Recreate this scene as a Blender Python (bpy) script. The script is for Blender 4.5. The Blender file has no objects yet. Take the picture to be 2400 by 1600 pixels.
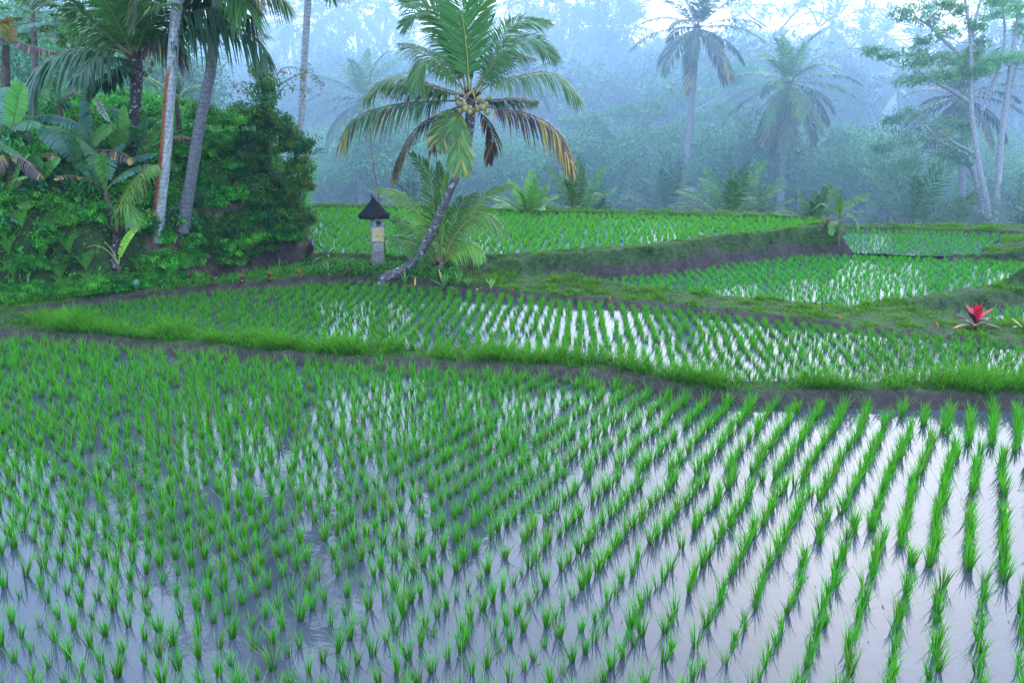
import bpy, math, random
import numpy as np
from mathutils import Vector
R = math.radians
SC = bpy.context.scene
COL = SC.collection
rng = np.random.default_rng(7)
random.seed(7)

# ------------------------------------------------------------------ camera
CAMZ = 5.0
PITCH = R(15.38)
FPX = 2000.0                      # focal length in photo pixels (2400 wide)
cam_d = bpy.data.cameras.new("camera")
cam = bpy.data.objects.new("camera", cam_d)
COL.objects.link(cam)
cam.location = (0, 0, CAMZ)
cam.rotation_euler = (math.pi / 2 - PITCH, 0, 0)
cam_d.sensor_width = 36
cam_d.lens = 30
cam_d.clip_end = 2000
SC.camera = cam

# ------------------------------------------------------------------ sky, sun, exposure
SUN_AZ, SUN_EL = 22.0, 30.0       # degrees to the right of the view, above the horizon
world = bpy.data.worlds.new("World")
SC.world = world
world.use_nodes = True
wn, wl = world.node_tree.nodes, world.node_tree.links
wn.clear()
out = wn.new("ShaderNodeOutputWorld")
bg = wn.new("ShaderNodeBackground")
sky = wn.new("ShaderNodeTexSky")
sky.sky_type = 'NISHITA'
sky.sun_disc = False
sky.sun_elevation = R(SUN_EL)
sky.sun_rotation = R(SUN_AZ)
sky.air_density = 1.3
sky.dust_density = 3.0
sky.ozone_density = 3.0
tc = wn.new("ShaderNodeTexCoord")
mp = wn.new("ShaderNodeMapping"); mp.inputs['Scale'].default_value = (1.0, 1.0, 2.6)
mp.inputs['Location'].default_value = (0.35, 0.1, 0.0)
nz = wn.new("ShaderNodeTexNoise"); nz.inputs['Scale'].default_value = 2.6; nz.inputs['Detail'].default_value = 5.0
nz.inputs['Roughness'].default_value = 0.55
rp = wn.new("ShaderNodeValToRGB")
rp.color_ramp.elements[0].position = 0.28; rp.color_ramp.elements[0].color = (.85, .85, .85, 1)
rp.color_ramp.elements[1].position = 0.72; rp.color_ramp.elements[1].color = (1, 1, 1, 1)
mx = wn.new("ShaderNodeMix"); mx.data_type = 'RGBA'
cl = wn.new("ShaderNodeMix"); cl.data_type = 'RGBA'; cl.blend_type = 'ADD'; cl.inputs[0].default_value = 1.0
cl.inputs[7].default_value = (7.6, 10.6, 16.4, 1)
hs_ = wn.new("ShaderNodeMix"); hs_.data_type = 'RGBA'; hs_.blend_type = 'MULTIPLY'; hs_.inputs[0].default_value = 1.0; hs_.inputs[7].default_value = (.45, .45, .45, 1)
wl.new(sky.outputs[0], hs_.inputs[6])
wl.new(tc.outputs['Generated'], mp.inputs['Vector']); wl.new(mp.outputs[0], nz.inputs['Vector'])
wl.new(nz.outputs['Fac'], rp.inputs[0]); wl.new(rp.outputs[0], mx.inputs[0])
wl.new(hs_.outputs[2], cl.inputs[6])
wl.new(sky.outputs[0], mx.inputs[6]); wl.new(cl.outputs[2], mx.inputs[7])
wl.new(mx.outputs[2], bg.inputs['Color'])
bg.inputs['Strength'].default_value = 0.13
wl.new(bg.outputs[0], out.inputs['Surface'])

sun_d = bpy.data.lights.new("sun", 'SUN')
sun_d.energy = 0.5
sun_d.angle = R(90)
sun_d.color = (1.0, 0.98, 0.95)
sun = bpy.data.objects.new("sun", sun_d)
COL.objects.link(sun)
_sd = Vector((math.sin(R(SUN_AZ)) * math.cos(R(SUN_EL)), math.cos(R(SUN_AZ)) * math.cos(R(SUN_EL)), math.sin(R(SUN_EL))))
sun.rotation_euler = _sd.to_track_quat('Z', 'Y').to_euler()
sun.location = (0, 0, 60)

vs = SC.view_settings
vs.view_transform = 'Standard'; vs.look = 'None'; vs.gamma = 1; vs.use_curve_mapping = False
vs.exposure = 1.05
SC.cycles.use_denoising = True
SC.cycles.max_bounces = 8
SC.cycles.diffuse_bounces = 3
SC.cycles.glossy_bounces = 3
SC.cycles.transmission_bounces = 3
SC.cycles.volume_bounces = 3
SC.cycles.transparent_max_bounces = 8
SC.cycles.sample_clamp_indirect = 8

# ------------------------------------------------------------------ pixel -> world
SP, CP = math.sin(PITCH), math.cos(PITCH)
def ray(px, py):
    x = (np.asarray(px, float) - 1200) / FPX
    y = -(np.asarray(py, float) - 800) / FPX
    return np.stack([x, y * SP + CP, y * CP - SP], -1)
def G(px, py, z):                 # on the level z
    r = ray(px, py); t = (z - CAMZ) / r[..., 2]
    return r * t[..., None] + np.array([0, 0, CAMZ])
def W(px, py, Y):                 # at the distance Y
    r = ray(px, py); t = np.asarray(Y, float) / r[..., 1]
    return r * t[..., None] + np.array([0, 0, CAMZ])
def to_px(p):
    d = p - np.array([0, 0, CAMZ])
    f = d[..., 1] * CP - d[..., 2] * SP
    u = d[..., 1] * SP + d[..., 2] * CP
    f = np.where(f < 0.1, 0.1, f)
    return 1200 + FPX * d[..., 0] / f, 800 - FPX * u / f

# ------------------------------------------------------------------ smooth noise
def vnoise(x, y, seed=0):
    x = np.asarray(x, float); y = np.asarray(y, float)
    xi = np.floor(x).astype(int); yi = np.floor(y).astype(int)
    fx = x - xi; fy = y - yi
    fx = fx * fx * (3 - 2 * fx); fy = fy * fy * (3 - 2 * fy)
    def h(a, b):
        n = (a * 374761393 + b * 668265263 + seed * 144665) & 0x7fffffff
        n = ((n ^ (n >> 13)) * 1274126177) & 0x7fffffff
        return ((n ^ (n >> 16)) & 0xffff) / 65535.0
    return (h(xi, yi) * (1 - fx) + h(xi + 1, yi) * fx) * (1 - fy) + (h(xi, yi + 1) * (1 - fx) + h(xi + 1, yi + 1) * fx) * fy
def fbm(x, y, seed=0):
    return (vnoise(x, y, seed) + 0.5 * vnoise(2.1 * x, 2.1 * y, seed + 1) + 0.25 * vnoise(4.3 * x, 4.3 * y, seed + 2)) / 1.75

# ------------------------------------------------------------------ mesh building
class MB:
    def __init__(self): self.v = []; self.q = []; self.t = []; self.c = []; self.n = 0
    def add(self, v, f, c):
        v = np.asarray(v, float).reshape(-1, 3); f = np.asarray(f, int)
        c = np.asarray(c, float)
        if c.ndim == 1: c = np.tile(c, (len(v), 1))
        (self.q if f.shape[1] == 4 else self.t).append(f + self.n)
        self.v.append(v); self.c.append(c); self.n += len(v)
    def mesh(self, name, smooth=False, origin=(0, 0, 0)):
        me = bpy.data.meshes.new(name)
        v = np.concatenate(self.v) - np.asarray(origin, float)
        c = np.concatenate(self.c)
        q = np.concatenate(self.q) if self.q else np.zeros((0, 4), int)
        t = np.concatenate(self.t) if self.t else np.zeros((0, 3), int)
        me.vertices.add(len(v)); me.vertices.foreach_set('co', v.astype(np.float32).ravel())
        nl = q.size + t.size; npoly = len(q) + len(t)
        me.loops.add(nl); me.loops.foreach_set('vertex_index', np.concatenate([q.ravel(), t.ravel()]).astype(np.int32))
        me.polygons.add(npoly)
        st = np.concatenate([np.arange(len(q)) * 4, q.size + np.arange(len(t)) * 3]).astype(np.int32)
        me.polygons.foreach_set('loop_start', st)
        try: me.polygons.foreach_set('loop_total', np.concatenate([np.full(len(q), 4), np.full(len(t), 3)]).astype(np.int32))
        except Exception: pass
        me.polygons.foreach_set('use_smooth', np.full(npoly, smooth, dtype=bool))
        a = me.color_attributes.new('Col', 'FLOAT_COLOR', 'POINT')
        a.data.foreach_set('color', np.concatenate([c, np.ones((len(c), 1))], 1).astype(np.float32).ravel())
        me.update(calc_edges=True)
        return me

def norm(a):
    return a / np.maximum(np.linalg.norm(a, axis=-1, keepdims=True), 1e-9)
PROF_BLADE = lambda t: np.where(t < 0.15, 0.75 + t * 1.6, (1 - ((t - 0.15) / 0.85) ** 1.6)) * 1.0
PROF_LEAF = lambda t: np.sin(np.pi * np.clip(t * 0.94 + 0.05, 0, 1)) ** 0.8
def strips(mb, P0, D, L, bend, Wd, w, c0, c1, segs=3, prof=PROF_BLADE, fold=0.0):
    """Many tapering ribbons: P(t) = P0 + D L t + bend t^2, width along Wd."""
    P0 = np.atleast_2d(P0); N = len(P0)
    D = np.broadcast_to(D, (N, 3)); bend = np.broadcast_to(bend, (N, 3)); Wd = np.broadcast_to(Wd, (N, 3))
    L = np.broadcast_to(L, (N,)); w = np.broadcast_to(w, (N,))
    c0 = np.broadcast_to(c0, (N, 3)); c1 = np.broadcast_to(c1, (N, 3))
    t = np.linspace(0, 1, segs + 1)
    P = P0[:, None] + D[:, None] * (L[:, None] * t)[..., None] + bend[:, None] * (t ** 2)[None, :, None]
    pw = np.maximum(prof(t), 0.06)
    off = Wd[:, None] * (0.5 * w[:, None] * pw[None])[..., None]
    V = np.stack([P - off, P + off], 2)               # N, S+1, 2, 3
    C = c0[:, None] * (1 - t)[None, :, None] + c1[:, None] * t[None, :, None]
    C = np.repeat(C[:, :, None], 2, 2)
    i = np.arange(N)[:, None] * (2 * (segs + 1)) + np.arange(segs)[None] * 2
    F = np.stack([i, i + 1, i + 3, i + 2], -1).reshape(-1, 4)
    mb.add(V.reshape(-1, 3), F, C.reshape(-1, 3))

def bez(pts, n=20):
    """Catmull-Rom through the points, n samples"""
    P = np.asarray(pts, float); m = len(P)
    if m == 2: return P[0] + (P[1] - P[0]) * np.linspace(0, 1, n)[:, None]
    E = np.vstack([2 * P[0] - P[1], P, 2 * P[-1] - P[-2]])
    s = np.linspace(0, m - 1 - 1e-6, n); k = s.astype(int); u = (s - k)[:, None]
    a, b, c, d = E[k], E[k + 1], E[k + 2], E[k + 3]
    return 0.5 * (2 * b + (c - a) * u + (2 * a - 5 * b + 4 * c - d) * u ** 2 + (3 * b - a - 3 * c + d) * u ** 3)

def tube(mb, pts, r, col, sides=8, cap=True, wob=0.0, colf=None):
    P = np.asarray(pts, float); n = len(P)
    r = np.broadcast_to(r, (n,))
    T = norm(np.gradient(P, axis=0))
    ref = np.array([0, 1.0, 0]) if abs(T[0][1]) < 0.8 else np.array([1.0, 0, 0])
    A = norm(np.cross(T, ref)); B = np.cross(T, A)
    an = np.linspace(0, 2 * np.pi, sides, endpoint=False)
    rr = r[:, None] * (1 + wob * (rng.random((n, sides)) - .5))
    V = P[:, None] + A[:, None] * (np.cos(an) * rr)[..., None] + B[:, None] * (np.sin(an) * rr)[..., None]
    i = (np.arange(n - 1)[:, None] * sides); j = np.arange(sides)[None]; j2 = (j + 1) % sides
    F = np.stack([i + j, i + j2, i + sides + j2, i + sides + j], -1).reshape(-1, 4)
    V = V.reshape(-1, 3)
    C = np.tile(np.asarray(col, float), (len(V), 1)) if colf is None else colf(V)
    mb.add(V, F, C)
    if cap:
        for e in (0, n - 1):
            c = P[e]; ring = V[e * sides:(e + 1) * sides]
            mb.add(np.vstack([ring, c]), np.stack([np.arange(sides), (np.arange(sides) + 1) % sides, np.full(sides, sides)], -1), C[e * sides])

# ------------------------------------------------------------------ objects
def link(me, name, mat=None, parent=None, loc=(0, 0, 0)):
    o = bpy.data.objects.new(name, me); COL.objects.link(o)
    if mat is not None and len(me.materials) == 0: me.materials.append(mat)
    if parent is not None: o.parent = parent
    o.location = loc
    return o
def tag(o, label=None, cat=None, group=None, kind=None):
    if label: o['label'] = label
    if cat: o['category'] = cat
    if group: o['group'] = group
    if kind: o['kind'] = kind
    return o
def thing(name, label, cat, loc, group=None):
    o = bpy.data.objects.new(name, None); COL.objects.link(o)
    o.location = tuple(float(a) for a in loc); o.empty_display_size = 0.2
    return tag(o, label, cat, group)
def part(name, mb, mat, parent, smooth=False, label=None, origin=None):
    """mesh given in world coordinates, hung under its thing"""
    org = np.array(parent.location) if origin is None else np.asarray(origin)
    o = link(mb.mesh(name, smooth, org), name, mat, parent)
    if label: o['label'] = label
    return o
def single(name, mb, mat, label, cat, loc, group=None, smooth=False):
    o = link(mb.mesh(name, smooth, loc), name, mat, None, tuple(float(a) for a in loc))
    return tag(o, label, cat, group)
def copy_thing(o, loc, rz=0.0, s=1.0, label=None, group=None, sz=None):
    r = o.copy(); COL.objects.link(r)
    r.location = tuple(float(a) for a in loc); r.rotation_euler = (0, 0, rz); r.scale = (s, s, sz or s)
    if label: r['label'] = label
    if group: r['group'] = group
    for ch in list(o.children):
        c = ch.copy(); COL.objects.link(c); c.parent = r
        for g in list(ch.children):
            d = g.copy(); COL.objects.link(d); d.parent = c
    return r

# ------------------------------------------------------------------ materials
def new_mat(name):
    m = bpy.data.materials.new(name); m.use_nodes = True
    m.node_tree.nodes.clear()
    return m, m.node_tree.nodes, m.node_tree.links
def leaf_mat(name, rough=0.45, trans=0.35, spec=0.5, vary=0.25):
    m, n, l = new_mat(name)
    o = n.new("ShaderNodeOutputMaterial"); p = n.new("ShaderNodeBsdfPrincipled"); tr = n.new("ShaderNodeBsdfTranslucent")
    a = n.new("ShaderNodeAttribute"); a.attribute_name = 'Col'
    oi = n.new("ShaderNodeObjectInfo"); hs = n.new("ShaderNodeHueSaturation")
    mr = n.new("ShaderNodeMapRange"); mr.inputs[3].default_value = 1 - vary; mr.inputs[4].default_value = 1 + vary
    mh = n.new("ShaderNodeMapRange"); mh.inputs[3].default_value = 0.5 - vary * 0.06; mh.inputs[4].default_value = 0.5 + vary * 0.06
    mu = n.new("ShaderNodeMath"); mu.operation = 'FRACT'; m7 = n.new("ShaderNodeMath"); m7.operation = 'MULTIPLY'; m7.inputs[1].default_value = 7.31
    l.new(oi.outputs['Random'], mr.inputs[0]); l.new(oi.outputs['Random'], m7.inputs[0]); l.new(m7.outputs[0], mu.inputs[0]); l.new(mu.outputs[0], mh.inputs[0])
    l.new(a.outputs['Color'], hs.inputs['Color']); l.new(mr.outputs[0], hs.inputs['Value']); l.new(mh.outputs[0], hs.inputs['Hue'])
    l.new(hs.outputs[0], p.inputs['Base Color']); l.new(hs.outputs[0], tr.inputs['Color'])
    p.inputs['Roughness'].default_value = rough
    p.inputs['Specular IOR Level'].default_value = spec
    mixn = n.new("ShaderNodeMixShader"); mixn.inputs[0].default_value = trans
    l.new(p.outputs[0], mixn.inputs[1]); l.new(tr.outputs[0], mixn.inputs[2]); l.new(mixn.outputs[0], o.inputs['Surface'])
    return m
M_RICE = leaf_mat("rice_leaf", 0.5, 0.42, 0.18, 0.12)
M_GRASS = leaf_mat("grass_leaf", 0.55, 0.4, 0.15, 0.1)
M_LEAF = leaf_mat("shrub_leaf", 0.45, 0.3, 0.25, 0.22)
M_PALM = leaf_mat("palm_leaflet", 0.35, 0.28, 0.35, 0.12)
M_BANANA = leaf_mat("banana_leaf", 0.35, 0.4, 0.5, 0.15)
M_FAR = leaf_mat("far_leaf", 0.5, 0.3, 0.3, 0.3)

def rough_mat(name, scale=6, lo=(0.6, 0.6, 0.6), hi=(1.3, 1.3, 1.3), rough=0.8, bump=0.3, bscale=30, spec=0.3, stretch=(1, 1, 1), rings=0.0, spots=None):
    """vertex colour modulated by noise, with bump"""
    m, n, l = new_mat(name)
    o = n.new("ShaderNodeOutputMaterial"); p = n.new("ShaderNodeBsdfPrincipled")
    a = n.new("ShaderNodeAttribute"); a.attribute_name = 'Col'
    t = n.new("ShaderNodeTexCoord"); mpn = n.new("ShaderNodeMapping"); mpn.inputs['Scale'].default_value = stretch
    l.new(t.outputs['Object'], mpn.inputs[0])
    z = n.new("ShaderNodeTexNoise"); z.inputs['Scale'].default_value = scale; z.inputs['Detail'].default_value = 6; z.inputs['Roughness'].default_value = 0.65
    l.new(mpn.outputs[0], z.inputs['Vector'])
    r = n.new("ShaderNodeValToRGB"); r.color_ramp.elements[0].position = 0.32; r.color_ramp.elements[1].position = 0.68
    r.color_ramp.elements[0].color = (*lo, 1); r.color_ramp.elements[1].color = (*hi, 1)
    l.new(z.outputs['Fac'], r.inputs[0])
    mm = n.new("ShaderNodeMix"); mm.data_type = 'RGBA'; mm.blend_type = 'MULTIPLY'; mm.inputs[0].default_value = 1
    l.new(a.outputs['Color'], mm.inputs[6]); l.new(r.outputs[0], mm.inputs[7])
    colout = mm.outputs[2]
    if spots is not None:
        z3 = n.new("ShaderNodeTexNoise"); z3.inputs['Scale'].default_value = spots[1]; z3.inputs['Detail'].default_value = 5; z3.inputs['Roughness'].default_value = 0.7
        l.new(t.outputs['Object'], z3.inputs['Vector'])
        r3 = n.new("ShaderNodeValToRGB"); r3.color_ramp.elements[0].position = spots[2]; r3.color_ramp.elements[1].position = spots[2] + 0.06
        l.new(z3.outputs['Fac'], r3.inputs[0])
        m3 = n.new("ShaderNodeMix"); m3.data_type = 'RGBA'
        l.new(r3.outputs[0], m3.inputs[0]); l.new(colout, m3.inputs[6]); m3.inputs[7].default_value = (*spots[0], 1)
        colout = m3.outputs[2]
    l.new(colout, p.inputs['Base Color'])
    p.inputs['Roughness'].default_value = rough; p.inputs['Specular IOR Level'].default_value = spec
    z2 = n.new("ShaderNodeTexNoise"); z2.inputs['Scale'].default_value = bscale; z2.inputs['Detail'].default_value = 5
    l.new(mpn.outputs[0], z2.inputs['Vector'])
    b = n.new("ShaderNodeBump"); b.inputs['Strength'].default_value = bump; b.inputs['Distance'].default_value = 0.05
    h = z2.outputs['Fac']
    if rings > 0:
        wv = n.new("ShaderNodeTexWave"); wv.wave_type = 'BANDS'; wv.bands_direction = 'Z'; wv.wave_profile = 'SAW'
        wv.inputs['Scale'].default_value = rings; wv.inputs['Distortion'].default_value = 2.2; wv.inputs['Detail'].default_value = 2; wv.inputs['Detail Scale'].default_value = 3
        l.new(t.outputs['Object'], wv.inputs['Vector'])
        ad = n.new("ShaderNodeMath"); ad.operation = 'ADD'; l.new(wv.outputs['Fac'], ad.inputs[0]); l.new(h, ad.inputs[1]); h = ad.outputs[0]
        rr = n.new("ShaderNodeValToRGB"); rr.color_ramp.elements[0].position = 0.0; rr.color_ramp.elements[0].color = (0.5, 0.5, 0.5, 1)
        rr.color_ramp.elements[1].position = 0.25; rr.color_ramp.elements[1].color = (1, 1, 1, 1)
        l.new(wv.outputs['Fac'], rr.inputs[0])
        m2 = n.new("ShaderNodeMix"); m2.data_type = 'RGBA'; m2.blend_type = 'MULTIPLY'; m2.inputs[0].default_value = 0.8
        l.new(colout, m2.inputs[6]); l.new(rr.outputs[0], m2.inputs[7]); l.new(m2.outputs[2], p.inputs['Base Color'])
    l.new(h, b.inputs['Height']); l.new(b.outputs[0], p.inputs['Normal'])
    l.new(p.outputs[0], o.inputs['Surface'])
    return m
M_GROUND = rough_mat("mud_and_turf", 7, (0.55, 0.55, 0.55), (1.5, 1.45, 1.4), 0.85, 1.0, 22, 0.15)
M_BARK = rough_mat("bark", 9, (0.5, 0.5, 0.5), (1.4, 1.4, 1.4), 0.85, 0.6, 30, 0.2)
M_PBARK = rough_mat("palm_bark", 8, (0.55, 0.55, 0.55), (1.4, 1.4, 1.4), 0.85, 0.8, 30, 0.2, rings=3.2, spots=((0.42, 0.44, 0.42), 9, 0.56))
M_LICHEN = rough_mat("lichen_bark", 14, (0.55, 0.55, 0.55), (1.35, 1.35, 1.35), 0.9, 0.7, 40, 0.2, rings=2.4, spots=((0.13, 0.12, 0.10), 16, 0.60))
M_STONE = rough_mat("weathered_stone", 12, (0.55, 0.55, 0.55), (1.4, 1.4, 1.4), 0.9, 0.6, 40, 0.2)
M_THATCH = rough_mat("black_palm_fibre_thatch", 18, (0.5, 0.5, 0.5), (1.6, 1.6, 1.6), 0.9, 1.0, 60, 0.15, stretch=(1, 1, 0.25))
M_CLOTH = rough_mat("ochre_cloth", 5, (0.85, 0.85, 0.85), (1.12, 1.12, 1.12), 0.9, 0.25, 60, 0.1)
M_SKIN = rough_mat("plant_skin", 10, (0.8, 0.8, 0.8), (1.2, 1.2, 1.2), 0.45, 0.1, 20, 0.5)

def water_mat():
    m, n, l = new_mat("muddy_water")
    o = n.new("ShaderNodeOutputMaterial"); p = n.new("ShaderNodeBsdfPrincipled")
    t = n.new("ShaderNodeTexCoord")
    z = n.new("ShaderNodeTexNoise"); z.inputs['Scale'].default_value = 0.35; z.inputs['Detail'].default_value = 6; z.inputs['Roughness'].default_value = 0.6
    l.new(t.outputs['Object'], z.inputs['Vector'])
    r = n.new("ShaderNodeValToRGB"); r.color_ramp.elements[0].position = 0.35; r.color_ramp.elements[1].position = 0.65
    r.color_ramp.elements[0].color = (0.030, 0.034, 0.042, 1); r.color_ramp.elements[1].color = (0.056, 0.062, 0.076, 1)
    l.new(z.outputs['Fac'], r.inputs[0]); l.new(r.outputs[0], p.inputs['Base Color'])
    p.inputs['Roughness'].default_value = 0.035
    p.inputs['IOR'].default_value = 1.38
    z2 = n.new("ShaderNodeTexNoise"); z2.inputs['Scale'].default_value = 7; z2.inputs['Detail'].default_value = 3
    l.new(t.outputs['Object'], z2.inputs['Vector'])
    b = n.new("ShaderNodeBump"); b.inputs['Strength'].default_value = 0.08; b.inputs['Distance'].default_value = 0.02
    l.new(z2.outputs['Fac'], b.inputs['Height']); l.new(b.outputs[0], p.inputs['Normal'])
    l.new(p.outputs[0], o.inputs['Surface'])
    return m
M_WATER = water_mat()

# ------------------------------------------------------------------ terraces
def PL(pts, z): return [tuple(G(x, y, z)[:2]) for x, y in pts]
F = {}
F[1] = dict(z=0.0, s=0.75, mud=0.28, poly=PL([(-500, 790), (0, 803), (204, 817), (408, 834), (612, 852), (816, 866), (1020, 876), (1224, 888), (1430, 905), (1530, 927), (1632, 941), (1785, 952), (1990, 958), (2400, 962), (2800, 965)], 0.0) + [(20, 2.2), (-20, 2.2)])
F[2] = dict(z=0.12, s=0.9, mud=0.22, poly=PL([(60, 745), (200, 768), (408, 786), (714, 812), (918, 822), (1122, 832), (1326, 842), (1500, 866), (1620, 893), (1750, 902), (1900, 902), (2100, 900), (2400, 900), (2750, 900),
                                 (2750, 850), (2400, 815), (2142, 790), (1938, 772), (1785, 755), (1632, 737), (1480, 722), (1326, 712), (1173, 699), (1020, 682), (918, 672), (816, 667), (714, 675), (561, 685), (408, 700), (255, 715), (102, 735)], 0.12))
F[3] = dict(z=0.0, s=1.45, mud=0.26, poly=PL([(1290, 672), (1445, 692), (1593, 705), (1751, 719), (1900, 727), (1990, 727), (2050, 714), (2150, 702), (2280, 683), (2400, 665), (2700, 630),
                                 (2700, 600), (2400, 618), (2287, 612), (2169, 608), (2000, 600), (1863, 604), (1710, 624), (1557, 649), (1455, 656), (1340, 664)], 0.0))
F[4] = dict(z=0.70, s=2.0, mud=0.0, poly=PL([(745, 600), (850, 602), (960, 607), (1080, 607), (1200, 602), (1353, 591), (1526, 579), (1634, 565), (1761, 553), (1889, 539), (1920, 527),
                                 (1910, 517), (1761, 512), (1526, 508), (1200, 500), (1000, 494), (900, 492), (735, 489), (722, 540)], 0.70))
F[5] = dict(z=0.12, s=1.6, mud=0.05, poly=PL([(2000, 592), (2169, 599), (2290, 601), (2330, 580), (2340, 562), (2400, 556), (2380, 552), (2200, 544), (1986, 540), (1960, 572)], 0.12))
F[6] = dict(z=-0.22, s=0.75, mud=0.08, poly=PL([(2150, 748), (2230, 758), (2400, 779), (2750, 810), (2750, 700), (2400, 718), (2271, 731), (2170, 742)], -0.22))
F[7] = dict(z=0.25, s=1.2, mud=0.05, poly=PL([(490, 652), (560, 640), (650, 622), (715, 606), (740, 614), (700, 632), (600, 650), (510, 664)], 0.25))

def sdist(X, Y, poly):
    P = np.array(poly); Q = np.roll(P, -1, 0)
    d = np.full(X.shape, 1e9); ins = np.zeros(X.shape, bool)
    for (ax, ay), (bx, by) in zip(P, Q):
        ex, ey = bx - ax, by - ay
        t = np.clip(((X - ax) * ex + (Y - ay) * ey) / (ex * ex + ey * ey + 1e-12), 0, 1)
        d = np.minimum(d, np.hypot(X - ax - t * ex, Y - ay - t * ey))
        c = ((ay > Y) != (by > Y))
        xi = (bx - ax) * (Y - ay) / (by - ay + 1e-12) + ax
        ins ^= c & (X < xi)
    return np.where(ins, -d, d)
BLUFF = [tuple(G(x, y, z)[:2]) for x, y, z in [(0, 712, .25), (250, 690, .3), (430, 662, .3), (480, 650, .3), (560, 632, .35), (640, 614, .45), (700, 601, .6), (712, 588, .7)]]
BLUFF += [(-7.3, 30.5), (-9.6, 37), (-14, 45), (-42, 45), (-42, 19.0), (-15, 19.4)]
# dry ground: (px, py, z, zone)
CP_ = [(-300, 770, .20, 0), (0, 790, .20, 0), (300, 812, .20, 0), (714, 845, .20, 0), (1020, 855, .20, 0), (1326, 865, .21, 0), (1530, 905, .21, 0), (1800, 925, .21, 0), (2100, 930, .22, 0), (2400, 932, .22, 0), (2750, 932, .22, 0),
       (0, 728, .30, 1), (255, 700, .32, 1), (500, 675, .34, 1), (650, 660, .36, 1), (800, 655, .36, 1), (918, 658, .34, 1), (1020, 672, .31, 1), (1275, 688, .28, 1), (1450, 704, .27, 1), (1600, 718, .27, 1), (1750, 732, .27, 1), (1900, 744, .26, 1),
       (2040, 755, .20, 1), (2142, 774, .14, 1), (2280, 788, .16, 1), (2400, 800, .16, 1), (2750, 835, .16, 1),
       (2080, 722, .12, 1), (2200, 706, .12, 1), (2400, 680, .12, 1), (2700, 650, .12, 1),
       (780, 612, .74, 2), (885, 614, .78, 2), (960, 611, .80, 2), (1010, 610, .82, 2), (1060, 609, .83, 2), (1130, 607, .83, 2), (1200, 604, .83, 2), (1270, 598, .84, 2), (1353, 600, .84, 2), (1526, 588, .86, 2), (1634, 573, .86, 2), (1761, 560, .88, 2), (1889, 547, .90, 2), (1940, 530, .95, 2),
       (800, 635, .55, 1), (700, 645, .36, 1), (900, 638, .55, 1), (970, 640, .46, 1), (1020, 645, .40, 1), (1080, 646, .38, 1), (1140, 647, .36, 1), (1200, 648, .34, 1), (1260, 650, .30, 1), (1080, 660, .34, 1), (1180, 664, .32, 1), (620, 658, .34, 1),
       (1935, 515, .85, 2), (1761, 509, .80, 2), (1526, 505, .80, 2), (1200, 497, .80, 2), (900, 489, .80, 2), (735, 486, .80, 2),
       (2150, 604, .18, 1), (2300, 606, .2, 1), (2020, 598, .18, 1), (2370, 590, .6, 1), (2440, 600, .9, 1), (2200, 541, .22, 2), (2000, 537, .24, 2), (2400, 549, .3, 2), (2600, 560, .9, 2), (2600, 600, .6, 1)]
CPW = np.array([[*G(x, y, z)[:2], z, k] for x, y, z, k in CP_])
def dry(X, Y):
    num = np.zeros(X.shape); den = np.zeros(X.shape); k = np.zeros(X.shape)
    for cx, cy, z, kk in CPW:
        w = 1.0 / ((X - cx) ** 2 + (Y - cy) ** 2 + 0.03) ** 2
        num += w * z; den += w; k += w * kk
    return num / den, k / den
def terrain(X, Y):
    B, K = dry(X, Y)
    wob = (fbm(X * 1.7, Y * 1.7, 3) - .5) * 0.22 + (vnoise(X * 7, Y * 7, 9) - .5) * 0.05
    B = B + (fbm(X * 2.3, Y * 2.3, 5) - .5) * 0.10 + (fbm(X * 9, Y * 9, 15) - .5) * 0.035
    B0 = B.copy()
    for i, f in F.items():
        sd = sdist(X, Y, f['poly']) + wob * (1.0 if i != 4 else 0.5)
        B = np.where(sd < 0.28, np.maximum(B, f['z'] + 0.13 - 0.6 * np.maximum(sd - 0.15, 0)), B)
    h = B.copy(); mud = np.zeros(X.shape); sds = {}
    for i, f in F.items():
        sd = sdist(X, Y, f['poly']) + wob * (1.0 if i != 4 else 0.5)
        sds[i] = sd
        h = np.minimum(h, np.maximum(f['z'] + f['s'] * sd, f['z'] - 0.07))
        mk = f['mud'] * (1.0 + 1.1 * (fbm(X * 1.1, Y * 1.1, 21) - .5))
        if i == 2: mk = np.where(K > 0.55, mk, 0.03)
        if i == 3: mk = np.where(B0 > 0.5, mk, 0.05)
        mud = np.maximum(mud, np.where(sd < mk, 1.0, np.clip(1 - (sd - mk) / 0.06, 0, 1)) if f['mud'] > 0 else (sd < 0) * 1.0)
    bl = sdist(X, Y, BLUFF) + wob * 1.5
    d = np.maximum(-bl, 0)
    sm = lambda u: np.clip(u, 0, 1) ** 2 * (3 - 2 * np.clip(u, 0, 1))
    hb = 1.9 * sm(d / 0.5) + 1.5 * sm((d - .3) / 1.4) + 1.0 * sm((d - 1.5) / 4.5) + (fbm(X * .45, Y * .45, 31) - .45) * 1.6 * sm(d / 1.5)
    h = np.where(bl < 0, np.maximum(h, 0.25) + hb, h)
    # the valley behind the last terrace
    yb = np.interp(X, [-8, -5, 6, 12.5, 18, 22], [38.6, 38.2, 36.0, 35.2, 36.0, 35.2])
    fall = np.clip((Y - yb) / 6.0, 0, 1)
    inb = bl < 0.2
    h = np.where(inb, h, h * (1 - fall) + (-2.9) * fall)
    mud = np.where(fall > 0.1, 0, mud)
    return h, mud, K, sds, bl
GS = 0.10
gx = np.arange(-24, 28.01, GS); gy = np.arange(1.6, 45.01, GS)
GX, GY = np.meshgrid(gx, gy)
TH, TM, TK, SD, BL = terrain(GX, GY)
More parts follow.
